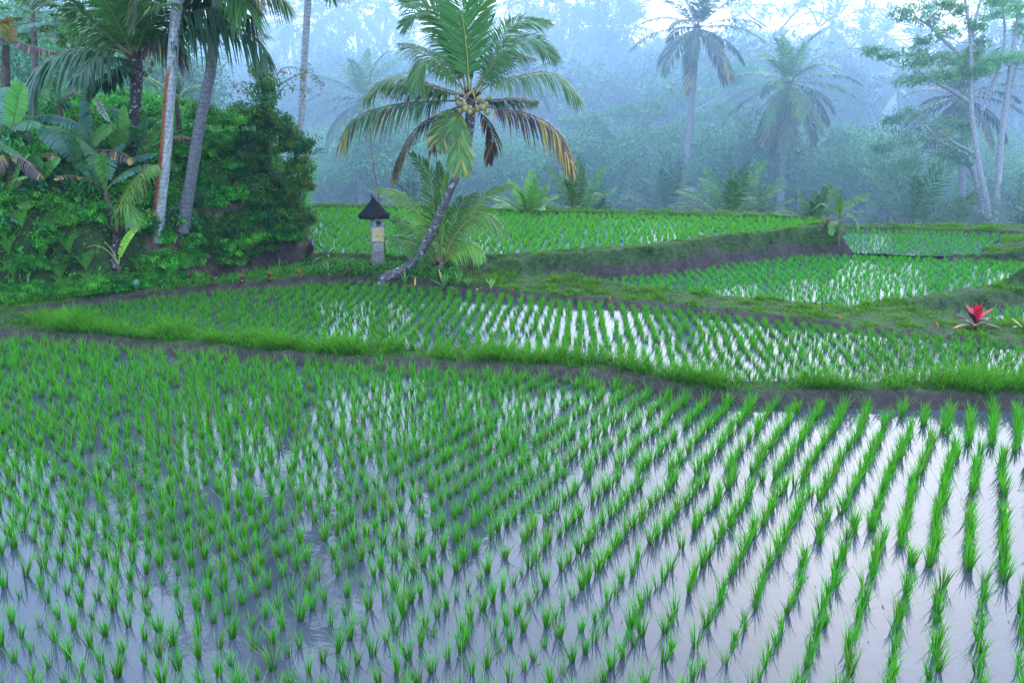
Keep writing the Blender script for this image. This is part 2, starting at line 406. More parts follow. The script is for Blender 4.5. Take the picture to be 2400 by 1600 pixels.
def hz(x, y):
    fx = np.clip((np.asarray(x) - gx[0]) / GS, 0, len(gx) - 2); fy = np.clip((np.asarray(y) - gy[0]) / GS, 0, len(gy) - 2)
    i = fx.astype(int); j = fy.astype(int); u = fx - i; v = fy - j
    return (TH[j, i] * (1 - u) + TH[j, i + 1] * u) * (1 - v) + (TH[j + 1, i] * (1 - u) + TH[j + 1, i + 1] * u) * v
def lookup(A, x, y):
    i = np.clip(np.round((x - gx[0]) / GS).astype(int), 0, len(gx) - 1); j = np.clip(np.round((y - gy[0]) / GS).astype(int), 0, len(gy) - 1)
    return A[j, i]
def grid_faces(nx, ny, mask=None):
    i, j = np.meshgrid(np.arange(nx - 1), np.arange(ny - 1))
    a = j * nx + i
    f = np.stack([a, a + 1, a + nx + 1, a + nx], -1)
    return f.reshape(-1, 4) if mask is None else f[mask]
mb = MB()
mudc = np.array([0.042, 0.032, 0.028]); turf = np.array([0.035, 0.06, 0.018]); red = np.array([0.11, 0.065, 0.055])
nn = fbm(GX * 3, GY * 3, 41)[..., None]
gc = turf * (0.7 + 0.6 * nn) * (1 - TM[..., None]) + mudc * (0.6 + 0.9 * nn) * TM[..., None]
rb = ((np.abs(BL + 0.1) < 0.45) & (GX > -9.8))[..., None]
gc = np.where(rb & (TM[..., None] < .5), red * (0.7 + .6 * nn), gc)
mb.add(np.stack([GX, GY, TH], -1), grid_faces(len(gx), len(gy)), gc.reshape(-1, 3))
tag(link(mb.mesh("terrace_ground", True), "terrace_ground", M_GROUND), kind='structure')
for i, f in F.items():
    c = SD[i] < 0.10
    m = c[:-1, :-1] & c[1:, :-1] & c[:-1, 1:] & c[1:, 1:]
    fc = grid_faces(len(gx), len(gy), m)
    used, inv = np.unique(fc, return_inverse=True)
    V = np.stack([GX.ravel()[used], GY.ravel()[used], np.full(len(used), f['z'])], -1)
    mb = MB(); mb.add(V, inv.reshape(-1, 4), (1, 1, 1))
    tag(link(mb.mesh("paddy_water", True), "paddy_water", M_WATER), kind='structure')

# outer land: valley floor and the far hill
ox = np.arange(-186, 186.1, 3.0); oy = np.arange(-28, 326.1, 3.0)
OX, OY = np.meshgrid(ox, oy)
def outer_z(X, Y):
    rise = np.interp(Y, [43, 62, 95, 140, 190, 240, 330], [-3.4, -4.4, -4.6, 0.0, 7.0, 11.5, 13])
    dip = 7.0 * np.exp(-((X / np.maximum(Y, 1) - 0.47) / 0.07) ** 2) * np.clip((Y - 140) / 40, 0, 1)
    bumps = (fbm(X * .03 + 5, Y * .03, 51) - .5) * 6 * np.clip((Y - 60) / 50, 0, 1)
    left = 3.0 * np.clip((-X / np.maximum(Y, 1) - 0.35) / 0.2, 0, 1) * np.clip((Y - 42) / 20, 0, 1)
    side = np.where(Y < 44, np.clip((np.abs(X) - 24) / 4, 0, 1) * 3.6, 0)
    return rise + bumps + left - dip + side
mb = MB(); mb.add(np.stack([OX, OY, outer_z(OX, OY)], -1), grid_faces(len(ox), len(oy)), (0.03, 0.05, 0.02))
tag(link(mb.mesh("hills", True), "hills", M_GROUND), kind='structure')

# haze: thin damp air everywhere, and the bank of mist lying in the valley behind the terraces
def air(name, label, dens, col, bx):
    m, n, l = new_mat(name + "_air")
    o_ = n.new("ShaderNodeOutputMaterial"); pv = n.new("ShaderNodeVolumePrincipled")
    pv.inputs['Color'].default_value = (*col, 1); pv.inputs['Density'].default_value = dens; pv.inputs['Anisotropy'].default_value = 0.0
    l.new(pv.outputs[0], o_.inputs['Volume'])
    x0, x1, y0, y1, z0, z1 = bx
    V = [(x, y, z) for z in (z0, z1) for y in (y0, y1) for x in (x0, x1)]
    mb = MB(); mb.add(V, [(0, 2, 3, 1), (4, 5, 7, 6), (0, 1, 5, 4), (2, 6, 7, 3), (0, 4, 6, 2), (1, 3, 7, 5)], (1, 1, 1))
    tag(link(mb.mesh(name), name, m), kind='stuff', label=label)
air("haze", "thin pale blue morning haze over the whole valley", 0.0005, (0.42, 0.64, 0.92), (-188, 188, -30, 328, -10, 46))
air("mist", "bank of pale blue mist lying in the valley behind the terraces", 0.0088, (0.57, 0.72, 0.85), (-187, 187, 41, 327, -9.5, 19))

# ------------------------------------------------------------------ rice
def rice_clump(mb, base, n, h, spread, w, seed_rng, cs=1.0):
    """base (M,3): M clumps of n blades each"""
    M = len(base); N = M * n
    B = np.repeat(base, n, 0)
    hh = np.repeat(np.broadcast_to(h, (M,)), n) * (0.5 + 0.5 * seed_rng.random(N) ** .7)
    az = seed_rng.random(N) * 2 * np.pi
    rad = np.sqrt(seed_rng.random(N))
    out_ = np.stack([np.cos(az), np.sin(az), np.zeros(N)], -1)
    P0 = B + out_ * (rad * spread * 0.20)[:, None]
    lean = rad * (0.08 + 0.20 * seed_rng.random(N) ** 1.5)
    D = norm(out_ * lean[:, None] + np.array([0, 0, 1.0]))
    bend = out_ * (hh * (0.05 + 0.42 * seed_rng.random(N) ** 3))[:, None] + np.array([0, 0, -1.0]) * (hh * 0.34 * seed_rng.random(N) ** 4)[:, None]
    a2 = seed_rng.random(N) * np.pi
    Wd = np.stack([np.cos(a2), np.sin(a2), np.zeros(N)], -1)
    u = seed_rng.random(N)[:, None]; yl = (seed_rng.random(N) < np.repeat(np.where(seed_rng.random(M) < .12, .25, .025), n))[:, None]
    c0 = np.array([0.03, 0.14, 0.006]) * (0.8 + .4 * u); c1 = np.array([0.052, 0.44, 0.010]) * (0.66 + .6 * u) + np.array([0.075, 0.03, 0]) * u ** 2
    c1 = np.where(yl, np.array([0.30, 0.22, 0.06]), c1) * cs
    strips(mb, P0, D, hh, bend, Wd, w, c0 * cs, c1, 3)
def lattice(f, az, rs, cs_, jit, inset=0.06, curve=0.0, seed=0):
    r = np.random.default_rng(seed)
    P = np.array(f['poly']); c = P.mean(0)
    a = R(az); u = np.array([math.sin(a), math.cos(a)]); v = np.array([math.cos(a), -math.sin(a)])
    rad = np.abs(P - c).max() * 1.5
    I, J = np.meshgrid(np.arange(-int(rad / rs), int(rad / rs) + 1), np.arange(-int(rad / cs_), int(rad / cs_) + 1))
    rowoff = (-0.39 * I[0] + 0.25 * vnoise(I[0] * .6, I[0] * 0 + 3, 5)) * cs_
    A = I * rs; Bt = J * cs_ + rowoff[None]
    blk = np.floor(Bt / 4.2 + .5 * vnoise(I * .13, I * 0 + 9, 66)); A = A + .17 * (blk % 2) + 0.16 * (vnoise(Bt * .45, I * 0.15 + 7, 61) - .5)
    X = c[0] + u[0] * Bt + v[0] * A; Y = c[1] + u[1] * Bt + v[1] * A
    X = X + r.normal(0, jit, X.shape); Y = Y + r.normal(0, jit, X.shape)
    X = X.ravel(); Y = Y.ravel()
    keep = r.random(len(X)) > 0.03 + .25 * (vnoise(X * .8 + 40, Y * .8, 8) > .86) + .5 * (vnoise(X * 2.3 + 11, Y * 2.3, 18) > .92)
    X, Y = X[keep], Y[keep]
    sd = sdist(X, Y, f['poly'])
    k = (sd < -inset) & (Y > 4.0) & (Y < 44)
    X, Y = X[k], Y[k]
    px, py = to_px(np.stack([X, Y, np.full(len(X), f['z'])], -1))
    k = (px > -650) & (px < 3050) & (py < 1760)
    X, Y = X[k], Y[k]
    return np.stack([X, Y, np.maximum(hz(X, Y), f['z'] - 0.03)], -1)
RR = np.random.default_rng(11)
field1 = lattice(F[1], 30.0, 0.345, 0.200, 0.020, 0.0, 0.25, 1)
_, fy = to_px(field1); fx_, _ = to_px(field1)
inview = (fy < 1640) & (fx_ > -30) & (fx_ < 2430)
order = np.argsort(np.where(inview, -fy, 1e6))
near = field1[order[:298]]; rest = np.delete(field1, order[:298], 0)
protos = []
for k in range(14):
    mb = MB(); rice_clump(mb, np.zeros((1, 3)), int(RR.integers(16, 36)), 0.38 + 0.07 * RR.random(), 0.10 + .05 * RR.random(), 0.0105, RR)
    protos.append(mb.mesh("rice_clump"))
    protos[-1].materials.append(M_RICE)
for k, p in enumerate(near):
    o = link(protos[k % 14], "rice_clump", None, None, tuple(float(a) for a in p))
    o.rotation_euler = (0, 0, float(RR.random() * 6.28)); s = float(0.64 + 0.42 * RR.random()); o.scale = (s, s, s); o.rotation_euler[0] = float(RR.normal(0, .06)); o.rotation_euler[1] = float(RR.normal(0, .06)); o.scale[2] = s * float(.9 + .2 * RR.random())
    tag(o, 'young green rice clump standing in the nearest rows of the flooded front paddy', 'rice plant', 'rice clumps in the nearest rows')
mb = MB()
hn = 0.29 + 0.13 * RR.random(len(rest)) ** .7
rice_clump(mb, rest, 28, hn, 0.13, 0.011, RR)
tag(link(mb.mesh("rice"), "rice", M_RICE), 'rows of young rice farther back in the flooded front paddy', kind='stuff')
specs = {2: (4.0, 0.265, 0.15, 20, .26, .0115), 3: (2.0, 0.25, 0.15, 14, .22, .012), 4: (6.0, 0.24, 0.15, 14, .22, .0125), 5: (0.0, .25, .18, 9, .21, .0125), 6: (25.0, .26, .19, 12, .25, .013), 7: (20., .3, .22, 12, .24, .013)}
names = {2: 'rows of young rice in the second paddy behind the grassy bund', 3: 'rows of young rice in the paddy below the mud terrace wall', 4: 'dense young rice on the upper terrace behind the shrine',
         5: 'young rice in the small far paddy beside the upper terrace', 6: 'young rice in the paddy corner behind the red leaved plant', 7: 'few rice rows at the foot of the red soil bank'}
for i, (az, rs, cs_, nb, h, w) in specs.items():
    pts = lattice(F[i], az, rs, cs_, {2: .034, 3: .045, 4: .055}.get(i, .05), 0.03, 0.0, i)
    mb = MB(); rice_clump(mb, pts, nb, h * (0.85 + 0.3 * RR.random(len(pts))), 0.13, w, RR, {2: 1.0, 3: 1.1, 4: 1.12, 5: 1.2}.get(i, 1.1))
    tag(link(mb.mesh("rice"), "rice", M_RICE), names[i], kind='stuff')

# ------------------------------------------------------------------ grass on the bunds
def grass_on(mb, X, Y, h, w, c_lo, c_hi, r, hang=0.0):
    N = len(X); Z = hz(X, Y) - 0.01
    az = r.random(N) * 2 * np.pi; out_ = np.stack([np.cos(az), np.sin(az), np.zeros(N)], -1)
    lean = 0.15 + 0.7 * r.random(N)
    D = norm(out_ * lean[:, None] + np.array([0, 0, 1.0]))
    bend = out_ * (h * 0.35 * r.random(N))[:, None] - np.array([0, 0, 1.0]) * (h * (0.15 + hang + .35 * r.random(N)))[:, None]
    a2 = r.random(N) * np.pi; Wd = np.stack([np.cos(a2), np.sin(a2), np.zeros(N)], -1)
    u = r.random(N)[:, None]
    c1 = c_lo + (c_hi - c_lo) * u
    strips(mb, np.stack([X, Y, Z], -1), D, h, bend, Wd, w, c1 * 0.32, c1 * 1.1, 3)  # blade bases coloured darker, tips brighter, to paint shade inside the tufts
xs = RR.uniform(-18, 23, 1800000); ys = RR.uniform(12.5, 39.5, 1800000)
zq = hz(xs, ys); pxs, pys = to_px(np.stack([xs, ys, zq], -1))
K_ = lookup(TK, xs, ys); M_ = lookup(TM, xs, ys); B_ = lookup(BL, xs, ys)
wet = np.zeros(len(xs), bool)
for i in F: wet |= lookup(SD[i], xs, ys) < 0.02
ok = (pxs > -500) & (pxs < 2900) & (~wet) & (B_ > -0.15)
front = K_ < 0.5
dens = np.where(front, 1.0, 0.85) * np.where(M_ > 0.5, 0.03, 1.0)
tuft = fbm(xs * 2.2, ys * 2.2, 77)
dens = dens * (0.22 + 1.0 * np.clip((tuft - .3) * 2.5, 0, 1))
dens = np.where(front & (lookup(SD[2], xs, ys) > 0.7), dens * 0.4, dens)
ok &= RR.random(len(xs)) < dens
xs, ys, K_, front, tuft, M_ = xs[ok], ys[ok], K_[ok], front[ok], tuft[ok], M_[ok]
tuft2 = fbm(xs * 4.5, ys * 4.5, 177)
mb = MB()
k = front
hh = (0.85 + 1.8 * np.clip(tuft2[k] - .35, 0, 1)) * (0.11 + 0.75 * np.clip(tuft[k] - .25, 0, 1) * (0.5 + RR.random(k.sum())))
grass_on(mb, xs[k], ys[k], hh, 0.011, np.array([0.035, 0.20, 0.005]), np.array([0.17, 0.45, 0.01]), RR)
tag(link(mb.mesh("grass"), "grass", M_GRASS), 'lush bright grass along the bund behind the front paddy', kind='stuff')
mb = MB(); k = ~front
hh = np.where(ys[k] > 24, .62, 1.0) * (0.35 + 3.0 * np.clip(tuft2[k] - .38, 0, 1)) * (0.08 + 0.42 * np.clip(tuft[k] - .3, 0, 1) * (0.3 + 1.2 * RR.random(k.sum()) ** 2))
steep = np.hypot(hz(xs[k] + .12, ys[k]) - hz(xs[k] - .12, ys[k]), hz(xs[k], ys[k] + .12) - hz(xs[k], ys[k] - .12))
wall = steep > .14
X_, Y_ = xs[k], ys[k]
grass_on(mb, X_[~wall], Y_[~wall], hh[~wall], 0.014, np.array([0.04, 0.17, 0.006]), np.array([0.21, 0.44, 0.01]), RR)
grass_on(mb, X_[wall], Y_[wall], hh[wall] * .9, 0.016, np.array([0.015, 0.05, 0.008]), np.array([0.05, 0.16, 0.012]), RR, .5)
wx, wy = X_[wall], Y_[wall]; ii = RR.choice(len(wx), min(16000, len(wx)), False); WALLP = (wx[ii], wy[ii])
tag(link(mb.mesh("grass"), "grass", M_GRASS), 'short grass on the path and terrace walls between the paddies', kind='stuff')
print("grass", len(xs), "rice", len(field1))

q = RR.random(60000); xm = RR.uniform(-18, 23, 60000); ym = RR.uniform(12, 24, 60000)
ok = (lookup(TM, xm, ym) > .5) & (lookup(TK, xm, ym) < 1.3)
for i in F: ok &= lookup(SD[i], xm, ym) > 0.03
xm, ym = xm[ok], ym[ok]
mb = MB(); grass_on(mb, xm, ym, .05 + .10 * RR.random(len(xm)), .009, np.array([.10, .085, .06]), np.array([.24, .20, .13]), RR, .6)
tag(link(mb.mesh("straw"), "straw", M_GRASS), 'dry straw and roots lying on the mud edges', kind='stuff')

N_ = 900; xf_ = RR.uniform(-9, 12, N_); yf_ = RR.uniform(5.5, 17, N_); kf = lookup(SD[1], xf_, yf_) < -.1; xf_, yf_ = xf_[kf], yf_[kf]; N_ = len(xf_)
az_ = RR.random(N_) * 6.28; D_ = np.stack([np.cos(az_), np.sin(az_), np.zeros(N_)], -1)
mb = MB(); strips(mb, np.stack([xf_, yf_, np.full(N_, .006)], -1), D_, .03 + .09 * RR.random(N_) ** 2, np.array([0, 0, .004]), np.stack([-D_[:, 1], D_[:, 0], D_[:, 2]], -1), .006 + .008 * RR.random(N_),
       np.where(RR.random((N_, 1)) < .5, np.array([.20, .17, .10]), np.array([.07, .16, .03])), np.array([.14, .13, .07]), 2, PROF_LEAF)
tag(link(mb.mesh("leaf_litter"), "leaf_litter", M_GRASS), 'bits of straw and leaf floating on the front paddy water', kind='stuff')

# ------------------------------------------------------------------ fronds, palms, bananas
GREEN = np.array([0.055, 0.145, 0.025]); DKGREEN = np.array([0.025, 0.075, 0.025]); LTGREEN = np.array([0.09, 0.22, 0.03])
BROWN = np.array([0.075, 0.042, 0.030]); YEL = np.array([0.36, 0.24, 0.03]); MAROON = np.array([0.07, 0.03, 0.035])
def frond(mb, pts, L=1.0, n=62, w=0.035, a0=60, a1=25, droop=0.35, start=0.16, N=(0, 0, 1), col=GREEN, tip=None,
          dead=0.0, rcol=(0.16, 0.17, 0.05), rr=0.022, vee=0.25, prof=None, jit=0.10, segs=3, r=None, torn=0.0, lprof=PROF_LEAF):
    """one feather leaf: rachis along pts (world), leaflets on both sides"""
    r = r or RR
    C = bez(pts, 26); m = len(C)
    s = np.concatenate([[0], np.cumsum(np.linalg.norm(np.diff(C, axis=0), axis=1))]); tot = s[-1]; s = s / tot
    T = norm(np.gradient(C, axis=0))
    Nn = np.asarray(N, float)
    side = norm(np.cross(T, Nn)); up = np.cross(side, T)
    tube(mb, C, np.interp(s, [0, .12, 1], [rr * 1.5, rr, rr * 0.2]), rcol, 5, False)
    tt = np.linspace(start, 0.995, n)
    for sg in (-1, 1):
        t = np.clip(tt + r.normal(0, 0.3 / n, n), start, 1)
        if torn > 0:
            t = t[r.random(n) > torn]
        k = len(t)
        P = np.stack([np.interp(t, s, C[:, i]) for i in range(3)], -1)
        Ti = norm(np.stack([np.interp(t, s, T[:, i]) for i in range(3)], -1)); Si = norm(np.stack([np.interp(t, s, side[:, i]) for i in range(3)], -1)); Ui = np.stack([np.interp(t, s, up[:, i]) for i in range(3)], -1)
        u = (t - start) / (1 - start)
        ll = L * (np.interp(u, [0, .12, .4, .75, 1], [.45, .8, 1, .75, .3]) if prof is None else prof(u)) * (1 + r.normal(0, jit * .5, k))
        ang = np.radians(a0 + (a1 - a0) * u + r.normal(0, 5, k) * jit * 10)
        D = norm(Ti * np.cos(ang)[:, None] + sg * Si * np.sin(ang)[:, None] + Ui * vee + r.normal(0, jit * .5, (k, 3)))
        bend = np.array([0, 0, -1.0]) * (ll * droop * (0.7 + 0.6 * r.random(k)))[:, None] + r.normal(0, jit * .06, (k, 3)) * L
        D = D * (1 - 0.25 * min(droop, 1))
        Wd = norm(np.cross(D, Ui) + 0.5 * np.cross(D, Si) * r.normal(0, 1, (k, 1)) * jit * 3)
        c = np.tile(col, (k, 1)) * (0.75 + 0.5 * r.random((k, 1)))
        c1 = c.copy() if tip is None else np.tile(tip, (k, 1)) * (0.75 + 0.5 * r.random((k, 1)))
        if dead > 0:
            q = (r.random(k) < np.clip(dead * (0.35 + 1.1 * u) + 0.25 * np.sin(u * 19) * dead, 0, 1))[:, None]
            dc = np.where(r.random((k, 1)) < 0.33, YEL, BROWN) * (0.7 + .6 * r.random((k, 1)))
            c1 = np.where(q, dc, c1); c = np.where(q & (r.random((k, 1)) < dead * 0.8), dc * .8, c)
        strips(mb, P, D, ll, bend, Wd, w * (0.8 + .4 * r.random(k)), c, c1, segs, lprof)

def arc_frond(c, az, el, L, curl, n=8, side=0.0):
    """points of a frond leaving c at azimuth az, elevation el (deg), bending down"""
    pts = [np.array(c, float)]; e = R(el); step = L / n; a = R(az)
    for i in range(n):
        d = np.array([math.cos(e) * math.sin(a), math.cos(e) * math.cos(a), math.sin(e)])
        pts.append(pts[-1] + d * step)
        e = max(e - R(curl) * (0.4 + 1.2 * i / n) / n * (0.35 + 0.65 * abs(math.cos(e))), R(-86)); a += R(side) / n
    return np.array(pts)

TRUNKC = np.array([0.13, 0.115, 0.10])
def coconut_palm(name, label, tpts, rads, fronds, mat=M_PBARK, tcol=TRUNKC, nuts=0, group=None, nutcol=(0.22, 0.18, 0.05), colf=None, hub=True, nutc=None, cat='palm tree', bloom=False):
    """tpts: trunk points world; fronds: list of kwargs dicts incl. pts"""
    root = thing(name, label, cat, tpts[0], group)
    tp = bez(tpts, 30)
    mb = MB(); rad = np.interp(np.linspace(0, 1, 30), np.linspace(0, 1, len(rads)), rads)
    tube(mb, tp, rad, tcol, 14, True, 0.10, colf)
    part("trunk", mb, mat, root, True)
    top = np.array(tpts[-1]); r0 = rads[-1]
    if hub:
        mb = MB()
        for k in range(16):
            az = k * 137.5; p = arc_frond(top + [0, 0, -0.12], az, 48 + 30 * RR.random(), 0.55 + .3 * RR.random(), 70, 4)
            strips(mb, p[:1], norm(p[-1:] - p[:1]), 0.6, np.array([[0, 0, -.12]]), norm(np.cross(p[-1:] - p[:1], [[0, 0, 1.]])), r0 * 1.1, BROWN * 1.1, BROWN * 1.8, 3)
        part("leaf_sheath", mb, M_BARK, root)
    for k, f in enumerate(fronds):
        f = dict(f); pts = f.pop('pts'); lab = f.pop('label', None)
        mb = MB(); frond(mb, pts, **f)
        part("frond", mb, M_PALM, root, label=lab)
    nc = top if nutc is None else nutc
    for k in range(nuts):
        a = RR.random() * 6.28; rr_ = 0.10 + 0.22 * RR.random()
        c = nc + np.array([math.cos(a) * rr_ * 1.5, math.sin(a) * rr_, -0.05 - 0.38 * RR.random()])
        mb = MB(); nut(mb, c, 0.058 + 0.024 * RR.random(), np.array(nutcol) * (0.75 + .5 * RR.random()))
        part("coconut", mb, M_SKIN, root, True)
    return root
def nut(mb, c, r, col):
    th = np.linspace(0, np.pi, 9); z = -np.cos(th) * r * 1.18; rr_ = np.sin(th) ** 0.9 * r
    tube(mb, np.stack([np.full(9, c[0]), np.full(9, c[1]), c[2] + z], -1), np.maximum(rr_, 0.002), col, 12, True)
def rand_crown(c, n, L, lw=1.0, r=None, w=0.05, nl=34, dead=0.15, col=GREEN, emin=-55, segs=2, hang=0.45):
    r = r or RR; out_ = []
    for k in range(n):
        u = (k + .5) / n; el = 84 - (84 - emin) * u ** 0.9; az = k * 137.5 + r.normal(0, 12)
        p = arc_frond(c, az, el, L * (0.85 + .25 * r.random()) * (0.8 if u < 0.12 else 1), 75 - 20 * u, 8)
        out_.append(dict(pts=p, L=lw * (0.9 + .2 * r.random()), n=nl, w=w, droop=0.15 + hang * u ** .5, N=(0.15 * math.sin(k), 0.15 * math.cos(k) - .25 * (u < .25), 1),
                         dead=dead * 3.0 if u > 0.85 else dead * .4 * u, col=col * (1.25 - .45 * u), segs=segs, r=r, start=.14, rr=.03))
    return out_

# --- the leaning coconut palm
def C2(x, y): return 700 + x * .3189, y * .3189           # crops of the photograph -> photo pixels
def C6(x, y): return 700 + x * .3189, 350 + y * .3189
def C1(x, y): return x * .3231, y * .3231
def C5(x, y): return x * .3231, 300 + y * .3231
def C3(x, y): return 1350 + x * .3189, y * .3189
def C4(x, y): return 1800 + x * .3827, y * .3827
def C7(x, y): return 1200 + x * .5102, 450 + y * .5102
def hit(px, py, z0=2.0):
    """where the sight line through a photo pixel meets the ground"""
    r_ = ray(px, py); ts = np.linspace(5, 45, 3000) / r_[1]
    P = r_[None] * ts[:, None] + np.array([0, 0, CAMZ])
    ok_ = (P[:, 2] <= hz(P[:, 0], P[:, 1])) & (P[:, 0] > gx[0]) & (P[:, 0] < gx[-1])
    return P[np.argmax(ok_)] if ok_.any() else None
def foot(px, py, z0=0.6):
    p = hit(px, py)
    return G(px, py, z0) if p is None else p
Yp = float(foot(905, 655)[1])
def line(conv, pts, Y0, dY=0.0):
    n = len(pts); q = [conv(*p) for p in pts]
    return np.array([W(x, y, Y0 + dY * i / max(n - 1, 1)) for i, (x, y) in enumerate(q)])
tr = np.vstack([foot(905, 655)[None], line(C6, [(800, 870), (930, 700), (1020, 520), (1110, 300), (1180, 165)], Yp - .05), line(C2, [(1235, 1080), (1262, 850), (1262, 720)], Yp)])
tr[0, 2] += .06; tr = np.vstack([tr[0] + [-.16, 0, -.36], tr[0] + [.02, 0, -.02], tr[1:]])
V_ = (0, -1, 0.25)                                          # leaf faces the viewer side
def fr(pts, dY=0.0, **k):
    d = dict(pts=line(C2, pts, Yp, dY), L=1.05, n=96, w=0.040, N=(0, -.3, 1)); d.update(k); return d
FR = [
 fr([(1255, 700), (1240, 420), (1215, 200), (1180, -20), (1140, -260)], -.2, N=V_, L=1.0, n=104, droop=.05, col=np.array([.06, .19, .03]), a0=62, a1=35, vee=.1, w=.05, rcol=(.33, .30, .06)),
 fr([(1250, 700), (1230, 400), (1290, 150), (1390, -80)], .9, N=V_, L=.9, droop=.1, col=LTGREEN, a0=55),
 fr([(1240, 690), (1180, 450), (1080, 200), (960, 40), (760, 20)], .8, N=(0, -.7, .6), L=1.0, droop=.35, col=GREEN),
 fr([(1240, 690), (1150, 400), (1040, 150), (900, 90), (780, 190)], .2, N=(0, -.7, .6), L=.95, droop=.3, col=GREEN),
 fr([(1230, 690), (1130, 520), (1000, 420), (850, 345), (740, 320)], 1.2, L=.9, droop=.55, N=(0, -.4, 1)),
 fr([(1235, 690), (1120, 560), (1000, 460), (920, 440), (880, 520), (880, 640)], -1.1, L=.75, droop=.8, rcol=(.33, .26, .06), N=(0, -.2, 1)),
 fr([(1220, 700), (1020, 640), (820, 575), (640, 590), (500, 710)], -.6, L=.9, droop=.75, col=np.array([.07, .15, .03]), rcol=(.3, .25, .06)),
 fr([(1210, 710), (1000, 660), (800, 622), (620, 628)], .8, L=.9, droop=.8, col=DKGREEN * 1.2),
 fr([(1210, 740), (950, 745), (680, 775), (430, 860), (310, 1040)], -.9, L=.85, n=96, droop=1.0, col=DKGREEN * 1.9, dead=.5, rcol=(.12, .08, .04), label="long drooping frond with brown and yellow tips"),
 fr([(1220, 770), (1060, 830), (890, 920), (780, 1080), (695, 1300)], .3, L=.62, droop=.85, col=BROWN, dead=.95, rcol=(.1, .06, .04), label="withered brown frond hanging down"),
 fr([(1215, 790), (1110, 850), (1040, 950), (990, 1070)], .9, L=.6, droop=.9, col=BROWN * .9, dead=.9, rcol=(.1, .06, .04)),
 fr([(1230, 790), (1185, 860), (1175, 1000), (1185, 1130), (1200, 1260)], -1.3, N=V_, L=.85, droop=.25, a0=40, a1=20, col=GREEN * 1.25, dead=.35, rcol=(.35, .22, .06)),
 fr([(1225, 780), (1140, 850), (1060, 960), (1010, 1060)], -.9, N=(0, -.8, .4), L=.7, droop=.4, col=GREEN, dead=.4),
 fr([(1285, 680), (1400, 480), (1500, 270), (1620, 165), (1830, 160)], .8, N=(0, -.7, .7), L=.85, droop=.4),
 fr([(1290, 690), (1430, 480), (1560, 340), (1710, 285), (1880, 410)], -.5, N=(0, -.6, .8), L=.95, droop=.5, col=np.array([.06, .14, .04])),
 fr([(1300, 700), (1420, 620), (1620, 560), (1860, 540), (2060, 720)], -.9, L=.95, n=72, droop=.75, col=np.array([.07, .15, .03]), rcol=(.2, .2, .05)),
 fr([(1300, 710), (1400, 560), (1560, 400), (1720, 420)], 1.3, L=.9, droop=.5, col=DKGREEN * 1.2),
 fr([(1300, 730), (1430, 735), (1600, 722), (1750, 738)], .6, L=.6, droop=.8, col=DKGREEN),
 fr([(1300, 760), (1450, 800), (1680, 835), (1880, 950), (2020, 1230)], -.7, L=.8, n=92, droop=1.0, dead=1.0, col=BROWN * .9, rcol=(.14, .09, .05), label="withered brown and yellow frond"),
 fr([(1290, 790), (1370, 870), (1420, 990), (1400, 1180)], 1.4, L=.5, droop=.9, col=BROWN * .9, dead=.5, torn=.4),
 fr([(1260, 690), (1280, 480), (1330, 300), (1440, 110)], 1.0, L=.25, w=.03, droop=.1, N=V_, a0=20, a1=10),
]
nutc = line(C2, [(1275, 700)], Yp - .28)[0]
lp = coconut_palm("coconut_palm", "short leaning coconut palm with yellow coconuts on the path beside the shrine", tr, [.18, .17, .145, .125, .12, .115, .115, .115, .14, .12], FR, nuts=24, nutc=nutc, tcol=np.array([.12, .105, .10]))
mb = MB()
for a in range(5):
    p = nutc + [0, 0, .1]; q = p + [math.cos(a * 1.3) * .35, -.15, -.1 - .12 * a]
    tube(mb, bez([p, (p + q) / 2 + [0, 0, .08], q], 6), [.02, .018, .015, .012, .01, .008], (.28, .2, .05), 5)
part("fruit_stalk", mb, M_SKIN, lp, True)

# --- the young palm beside it
Yy = float(foot(1035, 640)[1]) + .7
def fy_(pts, dY=0.0, **k):
    d = dict(pts=line(C6, pts, Yy, dY), L=.64, n=62, w=.04, N=(0, -.6, .8), droop=.3, rcol=(.25, .24, .06), start=.24, rr=.03, col=np.array([.13, .29, .03])); d.update(k); return d
YF = [
 fy_([(1045, 900), (1010, 600), (990, 380), (950, 180), (840, 40)], .2, N=V_, col=GREEN * 1.1, droop=.2, a0=50),
 fy_([(1050, 880), (1048, 650), (1062, 400), (1105, 90)], -.1, N=V_, L=.34, w=.045, col=np.array([.12, .32, .03]), a0=22, a1=12, droop=0, vee=0),
 fy_([(1040, 880), (980, 680), (880, 480), (740, 330), (590, 290)], .1, droop=.55),
 fy_([(1035, 890), (960, 720), (860, 590), (700, 500)], .8, droop=.5, col=GREEN),
 fy_([(1035, 900), (950, 760), (840, 690), (690, 650)], -.5, droop=.45, col=GREEN),
 fy_([(1055, 880), (1120, 680), (1240, 530), (1370, 490), (1500, 590)], -.2, L=.75, n=64, droop=.7, col=np.array([.09, .18, .03])),
 fy_([(1060, 880), (1170, 600), (1300, 430), (1440, 300), (1570, 262)], .3, L=.55, droop=.4, col=np.array([.1, .19, .03])),
 fy_([(1055, 880), (1120, 600), (1190, 420), (1300, 330)], .6, droop=.3, col=GREEN),
 fy_([(1045, 880), (1040, 500), (1045, 300), (1030, 110)], .5, N=V_, L=.5, col=GREEN, droop=.1, a0=40),
 fy_([(1045, 880), (1150, 760), (1260, 700), (1340, 780)], -.6, L=.6, droop=.7),
]
coconut_palm("young_palm", "young stemless palm with arching fronds behind the leaning trunk", np.array([foot(1035, 634) - [0, 0, .1], W(1034, 620, Yy)]), [.16, .12], YF, hub=True)

